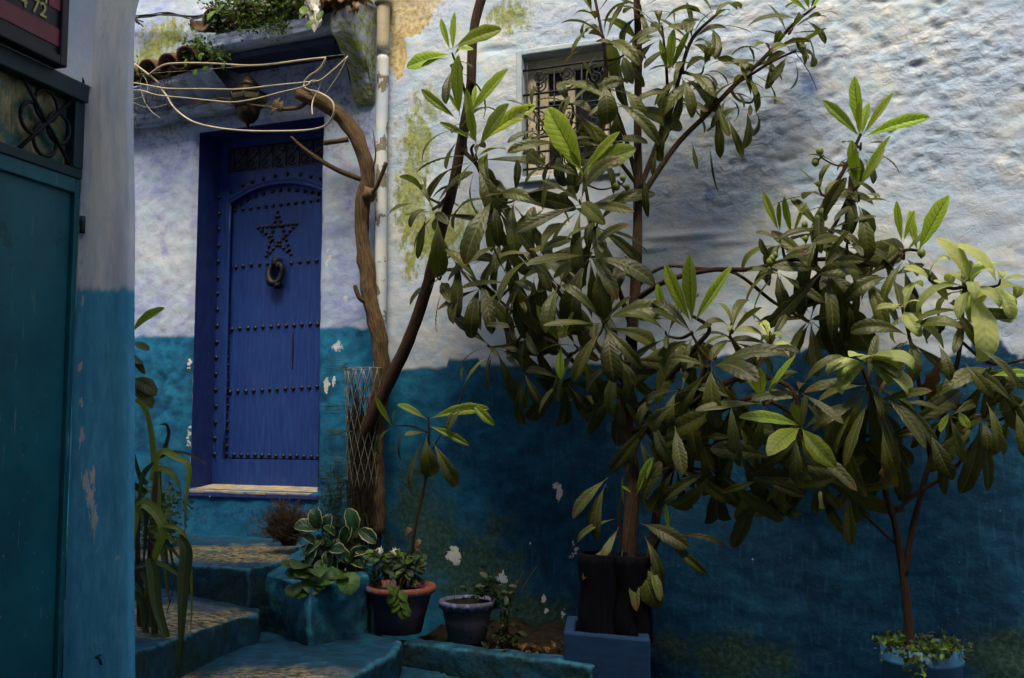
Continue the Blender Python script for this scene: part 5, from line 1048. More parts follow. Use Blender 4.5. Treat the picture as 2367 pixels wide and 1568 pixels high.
# ------------------------------------------------------------------ wire guard round the trunks
gd_ = thing('wire_guard', 'diamond wire mesh guard wrapped round the trunk foot beside the door', 'wire guard', hit(845, 1250, .14))
M['wire'] = simple('galvanised_wire', (.26, .25, .20), .6, (.14, .12, .09), 30, .1, .2)
def guard_pt(th, t):
    c = hit(839, 1245, .15).lerp(hit(843, 852, .15), t); r = .095 * (1 - .10 * math.sin(t * 4)); return c + (E1 * math.cos(th) * r) + NN * (math.sin(th) * r * .9)
mb = MB(); nh = 15
for k in range(nh):
    for sg in (1, -1): mb.tube([guard_pt(2 * math.pi * k / nh + sg * 1.7 * i / 12, .28 + .72 * i / 12) for i in range(13)], .0019, 4, 1, smooth=False)
mb.tube([guard_pt(2 * math.pi * i / 24, 1.0) for i in range(25)], .0025, 5, 1, smooth=False); mb.build('wire_mesh', M['wire'], gd_)
M['straw'] = simple('dark_dry_stems', (.018, .014, .010), .95, (.04, .032, .018), 40, .3)
mb = MB()
for i in range(900):
    th = rnd.uniform(0, 6.28); t0 = rnd.uniform(-.08, .7); t1 = t0 + rnd.uniform(.15, .4); k = rnd.uniform(.55, .98)
    cen_ = lambda t: hit(839, 1245, .15).lerp(hit(843, 852, .15), t)
    p = cen_(t0) + (guard_pt(th, t0) - cen_(t0)) * k; t1 = min(t1, .93 - .25 * abs(math.sin(th * 2))); q = cen_(t1) + (guard_pt(th + rnd.uniform(-.6, .6), t1) - cen_(t1)) * k * rnd.uniform(.8, 1.05)
    mb.tube([p, (p + q) / 2 + Vector((rnd.uniform(-.01, .01), rnd.uniform(-.01, .01), 0)), q], .0022, 3, 2, cap=False)
mb.build('dry_stems', M['straw'], gd_, kind='stuff')

# ------------------------------------------------------------------ small leafy masses
def sprig(P, n_, size, spread, mats, up=.4, stem=None, seed=1, aspect=.55):
    """leaf-sized faces scattered round points P -> dict material -> MB"""
    r = random.Random(seed); out = {}
    for i in range(n_):
        c = P[r.randrange(len(P))] + Vector((r.gauss(0, spread[0]), r.gauss(0, spread[1]), r.gauss(0, spread[2])))
        d = Vector((r.gauss(0, 1), r.gauss(0, 1), r.gauss(0, .7) - .1)).normalized(); n2 = (ZU * up + Vector((r.gauss(0, .5), r.gauss(0, .5), r.gauss(0, .4)))).normalized()
        x = d.cross(n2); x = x.normalized() if x.length > 1e-3 else d.orthogonal(); n2 = x.cross(d); L = size * r.uniform(.5, 1.3); wv = L * aspect / 2
        V = [c, c + d * L * .35 + x * wv + n2 * wv * .3, c + d * L * .8 + x * wv * .7 + n2 * wv * .1, c + d * L - n2 * L * .12, c + d * L * .8 - x * wv * .7 + n2 * wv * .1, c + d * L * .35 - x * wv + n2 * wv * .3, c + d * L * .45]
        m = r.choice(mats); out.setdefault(m, MB()).add(V, [(0, 1, 6), (1, 2, 6), (2, 3, 6), (3, 4, 6), (4, 5, 6), (5, 0, 6)], [(.5, 0), (1, .35), (.9, .8), (.5, 1), (.1, .8), (0, .35), (.5, .45)])
    return out
def leafy(root, P, n_, size, spread, mats, **k):
    for m, mb in sprig(P, n_, size, spread, mats, **k).items(): mb.build('foliage', M[m], root, kind='stuff')
rp = thing('roof_plant', 'green succulent mat growing over the canopy tiles above the door', 'plant', W(cs0 + .3, cz + .2, .25), 'plants growing on the canopy')
P = [hit(490 + i * 230 / 30, 40 - i * 1.3 + rnd.uniform(-30, 12), .27) for i in range(31)]
leafy(rp, P, 2600, .022, (.035, .05, .035), ['leaf_t', 'leaf_t', 'leaf_d'], seed=3)
P = [hit(u, v + k * 14, .31) for (u, v) in ((590, 42), (620, 42), (640, 48), (655, 40), (560, 46)) for k in range(3)]
leafy(rp, P, 500, .018, (.02, .015, .02), ['leaf_d', 'leaf_t'], seed=4)
for (u, v, k) in ((715, 20, 0), (745, 25, 1), (700, 15, 2), (730, 45, 3), (500, 25, 1), (520, 10, 2)): p = hit(u, v, .34); put_leaf(rp, p, NN * .5 - ZU * .5 + E1 * rnd.uniform(-.5, .5), NN + ZU * .4, .075, 't')
rq = thing('roof_plant', 'small leafy sprigs sprouting from the lower broken eave left of the lantern', 'plant', hit(470, 130, .26), 'plants growing on the canopy')
P = [hit(u, v, .26) for (u, v) in ((440, 105), (460, 100), (475, 108), (500, 125), (515, 128), (450, 125), (330, 165))]
leafy(rq, P, 420, .024, (.03, .03, .03), ['leaf_t', 'leaf_d'], seed=5)
for (u, v) in ((465, 135), (490, 128), (508, 132), (478, 160), (520, 155), (452, 172), (430, 150)): p = hit(u, v - 14, .28); put_leaf(rq, p, NN * .3 - ZU + E1 * rnd.uniform(-.3, .3), NN + ZU * .2, .05, 't')
mb = MB()
for i in range(26):
    u = rnd.uniform(305, 400); v = rnd.uniform(150, 240); p = hit(u, v, .24); q = p + Vector((rnd.uniform(-.05, .05), 0, -rnd.uniform(.06, .2))); mb.tube([p, (p + q) / 2 + E1 * rnd.uniform(-.03, .03), q], .0016, 4, 3)
mb.build('dry_roots', M['twig'], rq, kind='stuff')
# crumpled white plastic caught on the tiles
bg_ = build('plastic_bag', *ico(hit(731, 20, .30), .075, 3)[:2], simple('white_plastic', (.62, .58, .50), .5, (.5, .47, .42), 20, .3), loc=hit(731, 20, .30)); tag(bg_, 'crumpled white plastic bag caught on the canopy tiles', 'plastic bag')
for v in bg_.data.vertices:
    c = v.co.copy(); k = 1 + .9 * mnoise.noise(c * 22) + .5 * mnoise.noise(c * 50); v.co = Vector((c.x * .6 * k, c.y * .5 * k, c.z * 1.15 * k))
bg_.data.polygons.foreach_set('use_smooth', [False] * len(bg_.data.polygons))
dl = thing('dead_leaves', 'rust brown dead leaves heaped at the right end of the canopy', 'leaves', W(cs1 - .15, cz1 + .2, .4))
for i in range(34):
    p = hit(rnd.uniform(750, 830), rnd.uniform(-20, 14), .27); put_leaf(dl, p, Vector((rnd.gauss(0, 1), rnd.gauss(0, 1), rnd.gauss(0, .4))), ZU, .10, 'b', wid=1.5)

# ------------------------------------------------------------------ hanging lantern
LC = hit(574, 238, .17)
lan = thing('lantern', 'dark pierced metal lantern hanging below the canopy above the door', 'lantern', LC)
M['brass'] = simple('dark_brass', (.022, .016, .010), .45, (.05, .036, .018), 30, .3, .75); M['lglass'] = simple('smoked_glass', (.05, .045, .03), .2, (.09, .08, .05), 12, .05)
k = 1.1 / px(LC)
mb = MB(); mb.add(*lathe(LC, [(0, -58 * k), (3 * k, -52 * k), (5 * k, -46 * k), (14 * k, -42 * k), (24 * k, -30 * k), (27 * k, -16 * k), (25 * k, -12 * k)], 8)); mb.build('lower_bowl', M['brass'], lan)
mb = MB(); mb.add(*lathe(LC, [(25 * k, -12 * k), (28 * k, -10 * k), (39 * k, 2 * k), (40 * k, 14 * k), (38 * k, 16 * k)], 8)); lgl = mb.build('glass_band', M['lglass'], lan, smooth=False)
mb = MB(); mb.add(*lathe(LC, [(39 * k, 14 * k), (42 * k, 16 * k), (40 * k, 20 * k), (24 * k, 30 * k), (23 * k, 34 * k), (25 * k, 37 * k), (19 * k, 44 * k), (13 * k, 52 * k), (6 * k, 58 * k), (3 * k, 62 * k), (0, 63 * k)], 8)); mb.build('dome', M['brass'], lan)
for i in range(8):
    th = 2 * math.pi * i / 8; d_ = Vector((math.cos(th), math.sin(th), 0)); mb = MB(); mb.tube([LC + d_ * 26 * k - ZU * 12 * k, LC + d_ * 40 * k + ZU * 3 * k, LC + d_ * 41 * k + ZU * 16 * k], .003, 5, 2, smooth=False); mb.build('rib', M['brass'], lan)
mb = MB(); t_ = hit(571, 122, .17); mb.tube([LC + ZU * 62 * k, LC + ZU * 85 * k + E1 * .006, LC + ZU * 105 * k - E1 * .004, t_], .0022, 5, 5); mb.add(*tube([LC + ZU * 64 * k + E1 * .008 * math.cos(a) + ZU * .008 * math.sin(a) for a in [i * .7 for i in range(10)]], .0018, 4, 1)); mb.build('hanging_wire', M['iron'], lan)

# ------------------------------------------------------------------ cables
M['cable'] = simple('cream_cable', (.44, .37, .25), .55, (.32, .27, .18), 12, .1); M['blackcable'] = simple('black_cable', (.012, .013, .018), .5, (.02, .02, .025), 20, .1)
def cv2(L_): return [(277.4 + x * .2735, y * .2735) for (x, y) in L_]
def cable(L_, r, d0, label, mat='cable', wave=.05, group='cream cables slung under the canopy'):
    pts = cv2(L_); P = [hit(u + rnd.uniform(-1.5, 1.5), v + rnd.uniform(-2, 2), d0 + wave * math.sin(i * .9)) for i, (u, v) in enumerate(pts)]; mb = MB(); mb.tube(P, r * .86, 8, 6)
    o = mb.build('cable', M[mat], None, loc=P[0]); return tag(o, label, 'cable', group)
cable([(250, 640), (265, 610), (360, 548), (480, 532), (750, 540), (1100, 548), (1340, 543), (1500, 512), (1690, 486), (1735, 505), (1680, 590), (1600, 650), (1558, 700), (1575, 745), (1680, 785), (1780, 850), (1810, 930), (1795, 1000), (1720, 1072), (1550, 1105), (1200, 1117), (1000, 1102), (830, 1085), (640, 1040), (520, 970), (440, 890), (400, 820), (335, 740), (310, 680), (80, 505)], .0062, 0.30, 'thick cream cable in a long loop sagging below the lantern', wave=.03)
cable([(40, 690), (150, 710), (330, 742), (450, 750), (700, 757), (1000, 748), (1300, 725), (1560, 700), (1690, 676), (1800, 590), (1920, 480)], .0046, 0.30, 'cream cable stretched straight across the lantern middle', wave=.02)
cable([(40, 775), (150, 765), (220, 780), (330, 812), (600, 830), (800, 850), (960, 857), (1150, 832), (1350, 790), (1560, 735), (1620, 685), (1690, 690), (1680, 760), (1640, 830), (1622, 900), (1630, 970)], .0042, 0.32, 'cream cable dipping across the lantern just below the straight one', wave=.02)
cable([(1925, 475), (1850, 620), (1760, 760), (1690, 850)], .0032, 0.24, 'thin cream cord running from the bracket down to the vine', wave=.0)
cable([(40, 838), (150, 832), (220, 805), (240, 730), (200, 640), (170, 700), (190, 830), (260, 930), (340, 1000)], .0022, 0.26, 'thin tangled cord looping at the pillar edge', wave=.02)
cable([(40, 840), (200, 905), (300, 912), (400, 880)], .0020, 0.25, 'thin sagging cord low beside the pillar edge', wave=.0)
cable([(100, 637), (700, 590), (1100, 556), (1500, 500), (1900, 462)], .0010, 0.28, 'hair thin line strung above the lantern', wave=.0)
cb = thing('cable_bundle', 'bundle of thin black cables tied along the mossy wall above the eave', 'cable', hit(400, 38, .06))
for i in range(7):
    P = [hit(277.4 + x * .2735, (y + rnd.uniform(-14, 14)) * .2735, .05 + rnd.uniform(0, .03)) for (x, y) in ((20, 150), (130, 145), (260, 130), (420, 118), (600, 150), (720, 140), (900, 130))]
    mb = MB(); mb.tube(P, .004 if i < 4 else .0028, 6, 6); mb.build('wire', M['blackcable'], cb)
for (u, v) in ((318, 38), (447, 42)):
    p = hit(u, v, .07); mb = MB()
    for k_ in range(5): mb.tube([p + E1 * rnd.uniform(-.02, .02), p + NN * .02 - ZU * .02, p - ZU * rnd.uniform(.03, .07) + E1 * rnd.uniform(-.02, .06)], .004, 5, 3)
    mb.build('tie', M['blackcable'], cb)

# ------------------------------------------------------------------ strap-leaved plant behind the pillar
YS = 3.75
sp = thing('strap_leaf_plant', 'tall plant with long arching strap leaves behind the left pillar', 'plant', at(330, 1560, YS))
def strap(pts, wpx, kind='leaf_s', Y=YS, Y1=None, roll=0.0):
    P = [at(u, v, Y + ((Y1 if Y1 else Y) - Y) * i / max(1, len(pts) - 1)) for i, (u, v) in enumerate(pts)]; C_ = catmull(P, 6); n_ = len(C_); V = []; U = []; Fc = []
    for i, p in enumerate(C_):
        t = i / (n_ - 1); tg = (C_[min(i + 1, n_ - 1)] - C_[max(0, i - 1)]).normalized(); s_ = tg.cross(Vector((0, -1, .35))); s_ = s_.normalized() if s_.length > 1e-4 else Vector((1, 0, 0))
        nn = s_.cross(tg); s_ = (s_ * math.cos(roll + .5 * math.sin(t * 3)) + nn * math.sin(roll + .5 * math.sin(t * 3))); wv = wpx / F * YS / 2 * (min(1, .55 + t * 2.2)) * (1 - max(0, t - .35) / .65) ** .7 + .0006
        nn = s_.cross(tg)
        for k, x in enumerate((-1, -.5, 0, .5, 1)): V.append(p + s_ * wv * x + nn * (abs(x) * wv * .35)); U.append((.5 + x / 2, t))
    for i in range(n_ - 1):
        for k in range(4): q = i * 5 + k; Fc.append((q, q + 1, q + 6, q + 5))
    return build('leaf', V, Fc, M[kind], sp, uv=U)
strap([(365, 1260), (366, 1160), (362, 1074), (353, 998), (340, 950), (320, 928), (285, 922)][::1], 26, 'leaf_sy', roll=.2)
strap([(368, 1060), (385, 1030), (392, 1000), (384, 982), (370, 982)], 12, 'leaf_s'); strap([(350, 1110), (372, 1047), (409, 1060), (436, 1080), (431, 1146), (427, 1235)], 17, 'leaf_sy', 3.7)
strap([(365, 1060), (400, 1047), (440, 1052), (479, 1074)], 10); strap([(360, 1080), (390, 1090), (405, 1105), (420, 1140)], 15, 'leaf_sy'); strap([(366, 1080), (362, 1180), (380, 1290), (392, 1400)], 24, 'leaf_s', 3.85)
strap([(312, 1180), (330, 1165), (355, 1180), (374, 1210), (374, 1240), (356, 1295), (338, 1373), (327, 1446)], 24, 'leaf_sy', 3.6); strap([(330, 1168), (318, 1180), (312, 1220), (306, 1280)], 14, 'leaf_sy', 3.6); strap([(318, 1170), (336, 1190), (336, 1240), (330, 1330)], 10, 'leaf_s', 3.62)
strap([(340, 1215), (380, 1215), (415, 1225), (432, 1255), (441, 1320), (443, 1400), (441, 1462)], 9, 'leaf_sy', 3.6); strap([(345, 1225), (385, 1240), (415, 1262)], 12, 'leaf_sy', 3.62); strap([(350, 1250), (385, 1260), (420, 1296)], 13, 'leaf_s', 3.62); strap([(335, 1200), (380, 1190), (420, 1240)], 6, 'leaf_s', 3.64)
strap([(414, 1240), (430, 1275), (424, 1340), (421, 1402), (418, 1475), (412, 1575)], 27, 'leaf_s', 3.55); strap([(345, 1290), (355, 1330), (362, 1402), (389, 1490), (408, 1560)], 26, 'leaf_s', 3.55); strap([(330, 1320), (352, 1360), (358, 1440), (348, 1580)], 24, 'leaf_s', 3.58)
strap([(300, 1316), (360, 1302), (405, 1325), (432, 1352)], 12, 'leaf_s', 3.58); strap([(300, 1360), (330, 1400), (335, 1450), (345, 1500), (350, 1600)], 16, 'leaf_s', 3.58); strap([(305, 1330), (330, 1380), (325, 1460), (310, 1540)], 14, 'leaf_s', 3.66); strap([(375, 1210), (395, 1280), (402, 1350), (385, 1420)], 5, 'leaf_s', 3.62)
strap([(340, 1120), (325, 1100), (310, 1050), (296, 990)], 14, 'leaf_s', 3.85); strap([(340, 1140), (310, 1120), (290, 1100)], 16, 'leaf_s', 3.8); strap([(355, 1070), (330, 1100), (322, 1150), (315, 1200)], 11, 'leaf_s', 3.68)
for P_, r_ in (([(345, 1620), (342, 1400), (350, 1250), (362, 1090)], .012), ([(325, 1620), (322, 1400), (318, 1250), (322, 1165)], .010)):
    mb = MB(); mb.tube([at(u, v, YS - .05) for (u, v) in P_], [r_, r_, r_ * .7], 8, 6, .15); mb.build('stalk', M['vine'], sp)
so_ = thing('loquat_sprig', 'loquat sprig peeking out from behind the left pillar', 'sprig', at(300, 900, 4.0))
mb = MB(); mb.tube([at(296, 950, 4.0), at(300, 860, 4.0), at(303, 770, 4.0)], [.007, .006, .004], 7, 4); mb.build('stem', M['twig'], so_)
for a, b, k, w_ in [((303, 775), (343, 704), 'n', .9), ((300, 775), (300, 722), 'n', 1.3), ((302, 790), (338, 798), 'm', 1.3), ((298, 810), (325, 845), 'm', .9), ((296, 880), (338, 872), 'm', 1.6), ((296, 895), (336, 902), 'm', 1.4), ((290, 830), (320, 830), 'm', 1.2)]:
    p = at(a[0], a[1], 4.0); q = at(b[0], b[1], 3.9); put_leaf(so_, p, q - p, Vector((0, -1, .6)), (q - p).length * 1.06, k, wid=w_)
db = thing('dark_shrub', 'dark small-leaved shrub in the corner below the blue wall left of the door', 'shrub', at(380, 1240, 4.9))
leafy(db, [at(u, v, 4.95) for u in range(310, 412, 17) for v in range(1150, 1262, 22)], 700, .032, (.05, .08, .04), ['leaf_d'], seed=8)

# ------------------------------------------------------------------ planter growth
hp = thing('variegated_plant', 'variegated plant with cream edged leaves in the raised planter', 'plant', at(780, 1330, 4.45))
def leaf_at(root, a, b, Ya, Yb, kind, wid=1.0, nrm=None, idx=None):
    p = at(a[0], a[1], Ya); q = at(b[0], b[1], Yb); return put_leaf(root, p, q - p, nrm if nrm is not None else Vector((rnd.uniform(-.3, .3), -.8, .7)), (q - p).length * 1.08, kind, wid=wid, idx=idx)
for a, b, w_ in [((740, 1225), (690, 1205), 1.2), ((738, 1230), (722, 1185), 1.1), ((752, 1235), (750, 1200), 1.1), ((820, 1235), (812, 1185), 1.1), ((826, 1222), (866, 1245), 1.0), ((748, 1250), (700, 1268), .9), ((760, 1270), (790, 1265), 1.2), ((760, 1268), (755, 1300), 1.2), ((775, 1262), (800, 1290), 1.1), ((800, 1290), (835, 1262), .8), ((770, 1275), (765, 1320), 1.0), ((790, 1285), (840, 1300), .8), ((735, 1262), (705, 1295), 1.1), ((790, 1260), (800, 1225), 1.0), ((812, 1270), (850, 1270), .9), ((775, 1240), (765, 1215), 1.0), ((730, 1260), (720, 1235), 1.0), ((805, 1300), (815, 1335), 1.1), ((745, 1290), (735, 1320), 1.1)]: leaf_at(hp, a, b, 4.42, 4.36, 'v', w_)
mb = MB()
for (u, v) in ((745, 1228), (820, 1236), (755, 1265), (800, 1288), (730, 1260), (775, 1245)): mb.tube([at(775, 1340, 4.45), at((u + 775) / 2, (v + 1330) / 2, 4.42), at(u, v, 4.42)], .004, 6, 5)
mb.build('stems', M['twig'], hp)
leafy(hp, [at(u, v, 4.5) for u in range(715, 850, 15) for v in range(1265, 1335, 18)], 380, .05, (.03, .06, .02), ['leaf_d'], seed=12)
rl = thing('round_leaf_plant', 'low plant with round bright leaves spilling over the planter edge', 'plant', at(720, 1345, 4.1))
for a, b, w_ in [((700, 1310), (675, 1325), 1.2), ((705, 1308), (690, 1290), 1.1), ((712, 1325), (698, 1312), 1.2), ((705, 1345), (690, 1372), 1.2), ((720, 1335), (728, 1362), 1.1), ((735, 1342), (770, 1325), .9), ((770, 1340), (738, 1350), 1.0), ((800, 1332), (778, 1318), .9), ((792, 1325), (815, 1352), 1.1), ((722, 1318), (738, 1306), .9), ((685, 1310), (665, 1300), 1.1), ((695, 1350), (675, 1358), 1.2)]: leaf_at(rl, a, b, 4.14, 4.06, 'r', w_, Vector((rnd.uniform(-.3, .3), -.6, .8)))
mb = MB()
for (u, v) in ((700, 1310), (712, 1325), (735, 1342), (800, 1332), (705, 1345)): mb.tube([at(740, 1335, 4.3), at(u + 8, v - 6, 4.2), at(u, v, 4.14)], .0022, 5, 4)
mb.build('stems', M['twig'], rl)
M['dry'] = simple('dry_brown_twig', (.07, .045, .025), .95, (.11, .075, .04), 40, .2)
dbh = thing('dry_bush', 'brown dried out bush at the foot of the door riser', 'bush', at(668, 1262, 4.75)); mb = MB()
for i in range(420):
    a = at(668 + rnd.gauss(0, 6), 1262, 4.75); th = rnd.uniform(0, 6.28); h_ = rnd.uniform(.05, .24); e = a + Vector((rnd.gauss(-.02, .055), rnd.gauss(0, .05), h_ * rnd.uniform(.6, 1))); m_ = (a + e) / 2 + Vector((rnd.gauss(0, .02), rnd.gauss(0, .02), .02))
    mb.tube([a, m_, e], .0014, 3, 3, cap=False)
    for k_ in range(4): f = m_.lerp(e, rnd.random()); mb.tube([f, f + Vector((rnd.gauss(0, .022), rnd.gauss(0, .022), rnd.gauss(.01, .02)))], .0011, 3, 1, cap=False)
mb.build('twigs', M['dry'], dbh, kind='stuff')
fe = thing('feathery_plant', 'feathery thin-stemmed herb between the door sill and the wire guard', 'plant', at(775, 1300, 4.8)); mb = MB()
for i in range(46):
    a = at(rnd.uniform(735, 800), 1290, 4.8); e = at(rnd.uniform(735, 812), rnd.uniform(1060, 1230), 4.78); m_ = (a + e) / 2 + Vector((rnd.gauss(0, .02), rnd.gauss(0, .02), 0)); mb.tube([a, m_, e], .0012, 3, 4, cap=False)
    for k_ in range(16):
        f = m_.lerp(e, rnd.uniform(.1, 1)); mb.tube([f, f + Vector((rnd.gauss(0, .03), rnd.gauss(0, .03), rnd.gauss(.01, .012)))], .0012, 3, 1, cap=False)
for i in range(60):
    p = at(rnd.uniform(770, 820), rnd.choice((845, 940, 1000, 1060, 1100)) + rnd.gauss(0, 8), 4.78); mb.tube([p, p + Vector((-rnd.uniform(.02, .08), rnd.gauss(0, .03), rnd.gauss(0, .006)))], .002, 3, 2, cap=False)
mb.build('fronds', simple('feathery_green', (.05, .075, .02), .8, (.03, .05, .02), 30, .1), fe, kind='stuff')

# ------------------------------------------------------------------ pots
def pot_mat(name, body, body2, rim=None, zr=0.0):
    g = G(name, .8, .25); pos = g.n('TexCoord').outputs['Object']; P = g.sep(pos); n1 = g.noise(pos, 9, 6, .6); n2 = g.noise(pos, 34, 5, .65)
    c = g.mix(g.step(n1, .4, .65), body, body2); c = g.mix(g.step(n2, .60, .70), c, tuple(x * .45 for x in body))
    if rim:
        rc = g.mix(g.step(n2, .52, .60), rim, (.16, .17, .34)); c = g.mix(g.step(g.math('ADD', P[2], g.math('MULTIPLY', n2, .006)), zr, zr + .006), c, rc)
    g.col(c); g.bump(g.math('ADD', n1, n2), .4, .006); return g.m
def pot(root, c, r_top, r_bot, h, rim, mat, soilz, scallop=0.0):
    prof = [(0, 0), (r_bot, 0), (r_bot + (r_top - r_bot) * .5, h * .5), (r_top * .97, h - rim * 1.0), (r_top * 1.06, h - rim * .95), (r_top * 1.10, h - rim * .5), (r_top * 1.06, h), (r_top * .98, h), (r_top * .93, h - rim), (r_top * .90, soilz)]
    V, Fc, U = lathe(c, prof, 40, .03)
    if scallop:
        for i in range(len(prof)):
            if i == 4:
                for k_ in range(40): V[i * 40 + k_].z -= scallop * (k_ % 2); 
    build('pot', V, Fc, mat, root, uv=U)
    SV_ = [Vector(c) + Vector((math.cos(6.283 * k_ / 24) * r_top * .92, math.sin(6.283 * k_ / 24) * r_top * .92, soilz)) for k_ in range(24)] + [Vector(c) + Vector((0, 0, soilz + .02))]
    build('soil', SV_, [(k_, (k_ + 1) % 24, 24) for k_ in range(24)], M['soil'], root)
Yb = 4.36; pc = at(925, 1460, Yb); pz = pc.z; ptop = at(925, 1352, Yb).z; h1 = ptop - pz; rt = 74 / F * Yb
p1 = thing('flower_pot', 'large flower pot with worn red rim and grey purple body at the wall', 'pot', pc)
pot(p1, pc, rt, rt * .66, h1, .030, pot_mat('red_rim_pot', (.055, .05, .095), (.10, .055, .06), (.25, .07, .04), h1 - .030), h1 - .03)
rs_ = thing('rose_bush', 'small leafy rose with two white blooms in the red rimmed pot', 'rose', pc + ZU * (h1 - .02))
M['petal'] = simple('white_petal', (.60, .58, .46), .7, (.5, .48, .38), 30, .1)
for i in range(26):
    a = pc + Vector((rnd.gauss(0, .05), rnd.gauss(0, .04), h1 - .03)); u = rnd.uniform(842, 985); v = rnd.uniform(1268, 1345); e = at(u, v, Yb + rnd.uniform(-.1, .08)); m_ = (a + e) / 2 + ZU * .03
    mb = MB(); mb.tube([a, m_, e], .0018, 4, 4); mb.build('stem', M['twig'], rs_)
    for k_ in range(6):
        f = m_.lerp(e, rnd.uniform(.2, 1.05)); put_leaf(rs_, f, Vector((rnd.gauss(0, 1), rnd.gauss(-.3, .8), rnd.gauss(0, .5))), ZU + Vector((0, -.5, 0)), rnd.uniform(.035, .06), 't' if rnd.random() < .45 else 'd')
for i in range(9):
    p = at(917 + rnd.gauss(0, 12), 1350 + i * 7, Yb - .17); put_leaf(rs_, p, Vector((rnd.choice((-1, 1)) * .8, -.3, -.7)), Vector((0, -1, .6)), .062, 't')
mb = MB(); mb.tube([at(930, 1335, Yb - .08), at(925, 1345, Yb - .17), at(918, 1380, Yb - .18), at(920, 1415, Yb - .17)], .002, 5, 5); mb.build('stem', M['twig'], rs_)
for (u, v, rr) in ((876, 1278, 11), (914, 1278, 9)):
    c = at(u, v, Yb - .03); V, Fc, _ = ico(c, rr / F * Yb, 2, .0)
    V = [c + (x - c) * (1 + .35 * mnoise.noise((x - c) * 90)) for x in V]; mb = MB(); mb.add(V, Fc)
    for k_ in range(14):
        d_ = Vector((rnd.gauss(0, 1), rnd.gauss(0, 1), rnd.gauss(.6, .5))).normalized(); mb.tube([c, c + d_ * rr * 1.5 / F * Yb], [.004, .001], 4, 1)
    mb.build('bloom', M['petal'], rs_)
    for k_ in range(4): put_leaf(rs_, c - ZU * .02, Vector((rnd.gauss(0, 1), -.6, .2 + rnd.random())), Vector((0, -1, .3)), .045, 'n', wid=1.8)
for (u, v) in ((935, 1240), (960, 1270), (975, 1280)): put_leaf(rs_, at(u, v, Yb), Vector((rnd.uniform(-.5, .5), -.2, .6)), Vector((0, -1, .3)), .055, 'b', wid=1.6)
Y2 = 4.25; pc2 = at(1080, 1480, Y2); h2 = at(1080, 1386, Y2).z - pc2.z; rt2 = 60 / F * Y2
p2 = thing('flower_pot', 'smaller grey pot with scalloped rim and bare soil beside the red rimmed pot', 'pot', pc2)
pot(p2, pc2, rt2, rt2 * .70, h2, .022, pot_mat('grey_scallop_pot', (.065, .06, .075), (.10, .085, .09), (.075, .08, .12), h2 - .03), h2 - .012, .014)
mb = MB()
for (u, v) in ((1050, 1360), (1120, 1350), (1085, 1358)): mb.tube([at(u, 1390, Y2), at(u + 3, v, Y2)], .002, 4, 3)
mb.build('dead_stems', M['dry'], p2)
leafy(p2, [at(u, v, Y2) for (u, v) in ((1100, 1372), (1120, 1365), (1125, 1375), (1090, 1378))], 60, .03, (.018, .02, .012), ['leaf_d'], seed=44)
iv = thing('trailing_vine', 'straggly dark vine trailing down beside the smaller grey pot', 'vine', at(1160, 1500, 4.2)); mb = MB()
for (L_) in ([(1150, 1350), (1165, 1400), (1168, 1450), (1150, 1510)], [(1195, 1340), (1180, 1400), (1172, 1440)], [(1210, 1320), (1190, 1360), (1165, 1420), (1175, 1490)], [(1240, 1310), (1200, 1370)]): mb.tube([at(u, v, 4.2) for (u, v) in L_], .0022, 5, 6)
mb.build('stems', M['twig'], iv)
leafy(iv, [at(u, v, 4.2) for (u, v) in ((1140, 1350), (1155, 1360), (1165, 1390), (1170, 1420), (1165, 1450), (1155, 1480), (1150, 1500), (1180, 1470), (1130, 1345), (1160, 1515))], 190, .035, (.025, .03, .025), ['leaf_d'], seed=21)
# fallen leaves on the soil bed
for i in range(16):
    u = rnd.uniform(1180, 1300); v = rnd.uniform(1478, 1506); p = floor_at(u, v, .60)
    if dist(p) > .05:
        o = bpy.data.objects.new('fallen_leaf', LM['b'][i % 3]); C.objects.link(o); o.location = p; o.rotation_euler = (rnd.uniform(-.4, .4), rnd.uniform(-.4, .4), rnd.uniform(0, 6.28)); k_ = rnd.uniform(.04, .08); o.scale = (k_ * 1.5, k_, k_); WL[o] = p
        tag(o, 'small dry leaf fallen on the soil bed left of the square planter', 'leaf', 'fallen leaves on the soil bed')
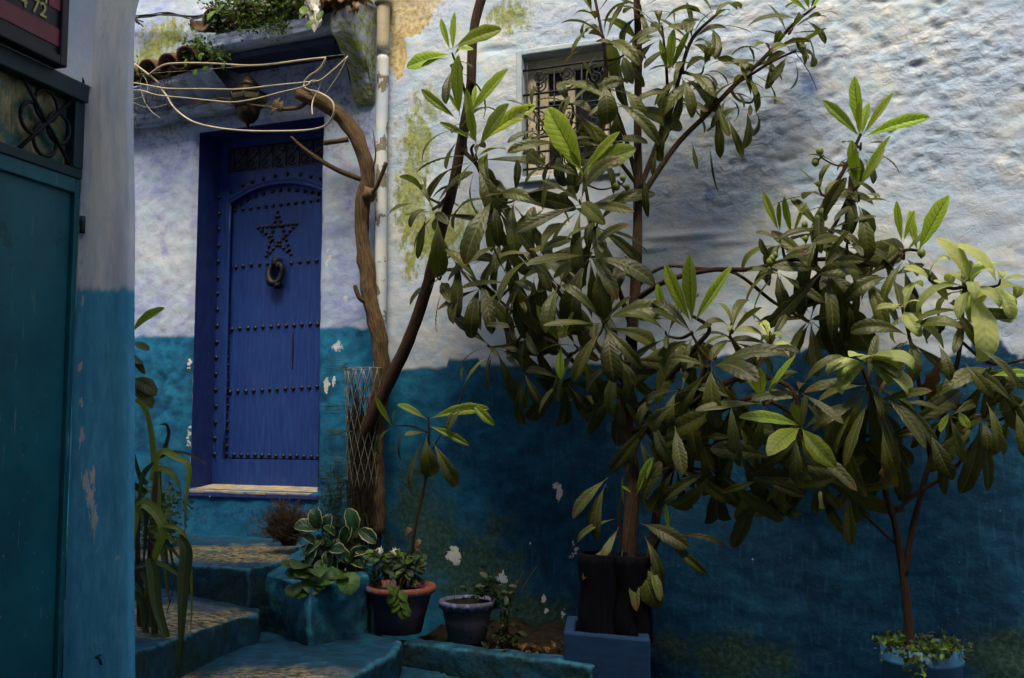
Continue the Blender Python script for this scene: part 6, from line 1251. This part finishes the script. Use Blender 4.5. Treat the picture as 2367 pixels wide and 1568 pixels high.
# black grow bags
M['bag'] = None; g = G('black_grow_bag', .95, .08); uv = g.uv(26, 2); n_ = g.noise(uv, 3, 4, .6); g.col(g.mix(g.step(n_, .4, .65), (.003, .003, .005), (.006, .0055, .008))); g.bump(n_, .35, .01); M['bag'] = g.m
for (u, w_, lab, Yq, tp) in ((1386, 43, 'black crinkled grow bag on the left in the square planter', 3.98, 1280), (1466, 46, 'black crinkled grow bag on the right in the square planter', 3.97, 1284)):
    c = at(u, 1462, Yq); r_ = w_ / F * Yq; h_ = at(u, tp, Yq).z - c.z
    V, Fc, U = lathe(c, [(r_ * 1.02, -.03), (r_ * 1.06, .02), (r_ * .98, h_ * .3), (r_ * 1.03, h_ * .6), (r_ * .97, h_ * .9), (r_ * .98, h_), (r_ * .90, h_ + .004), (r_ * .88, h_ - .06), (0, h_ - .06)], 48, .30)
    for i, v in enumerate(V):
        th = (i % 48) / 48 * 6.283; d_ = Vector((v.x - c.x, v.y - c.y, 0)); v += d_ * (.05 * math.sin(th * 11 + v.z * 30) + .03 * math.sin(th * 23)); 
    b_ = build('grow_bag', V, Fc, M['bag'], None, loc=c, uv=U); tag(b_, lab, 'grow bag', 'grow bags in the square planter')
# bucket
Y3 = 3.72; bc = at(2129, 1490, Y3); rb = 88 / F * Y3
bk_ = thing('bucket', 'blue plastic bucket used as planter at the right, weeds over its rim', 'bucket', Vector((bc.x, bc.y, .30)))
g = G('bucket_blue', .5, .4); pos = g.n('TexCoord').outputs['Object']; n1 = g.noise(pos, 6, 5); n2 = g.noise(pos, 30, 5, .7)
g.col(g.mix(g.step(n2, .62, .68), g.mix(g.step(n1, .4, .6), (.02, .10, .22), (.03, .13, .27)), (.10, .13, .16))); g.bump(n2, .15, .003); M['bucket'] = g.m
zr_ = bc.z - .30
V, Fc, U = lathe((bc.x, bc.y, .30), [(0, 0), (rb * .86, 0), (rb * .88, .02), (rb * .97, zr_ - .06), (rb * 1.02, zr_ - .058), (rb * 1.02, zr_ - .045), (rb * .985, zr_ - .043), (rb, zr_), (rb * .96, zr_), (rb * .95, zr_ - .05)], 40, .01); build('body', V, Fc, M['bucket'], bk_, uv=U)
SV_ = [Vector((bc.x + math.cos(6.283 * k_ / 24) * rb * .95, bc.y + math.sin(6.283 * k_ / 24) * rb * .95, bc.z - .04)) for k_ in range(24)] + [Vector((bc.x, bc.y, bc.z - .02))]
build('soil', SV_, [(k_, (k_ + 1) % 24, 24) for k_ in range(24)], M['soil'], bk_)
wd = thing('bucket_weeds', 'small green weeds spilling over the rim of the blue bucket', 'weeds', bc)
leafy(wd, [Vector((bc.x + math.cos(a) * rb * k_, bc.y + math.sin(a) * rb * k_, bc.z + .0)) for a in [i * .35 for i in range(18)] for k_ in (.4, .75, .95)], 560, .024, (.018, .018, .012), ['leaf_d', 'leaf_d', 'leaf_t'], seed=31)
leafy(wd, [at(u, v, Y3 - .16) for (u, v) in ((2065, 1480), (2110, 1520), (2120, 1535), (2095, 1510), (2160, 1500), (2195, 1495))], 150, .026, (.02, .01, .02), ['leaf_d', 'leaf_t'], seed=32)
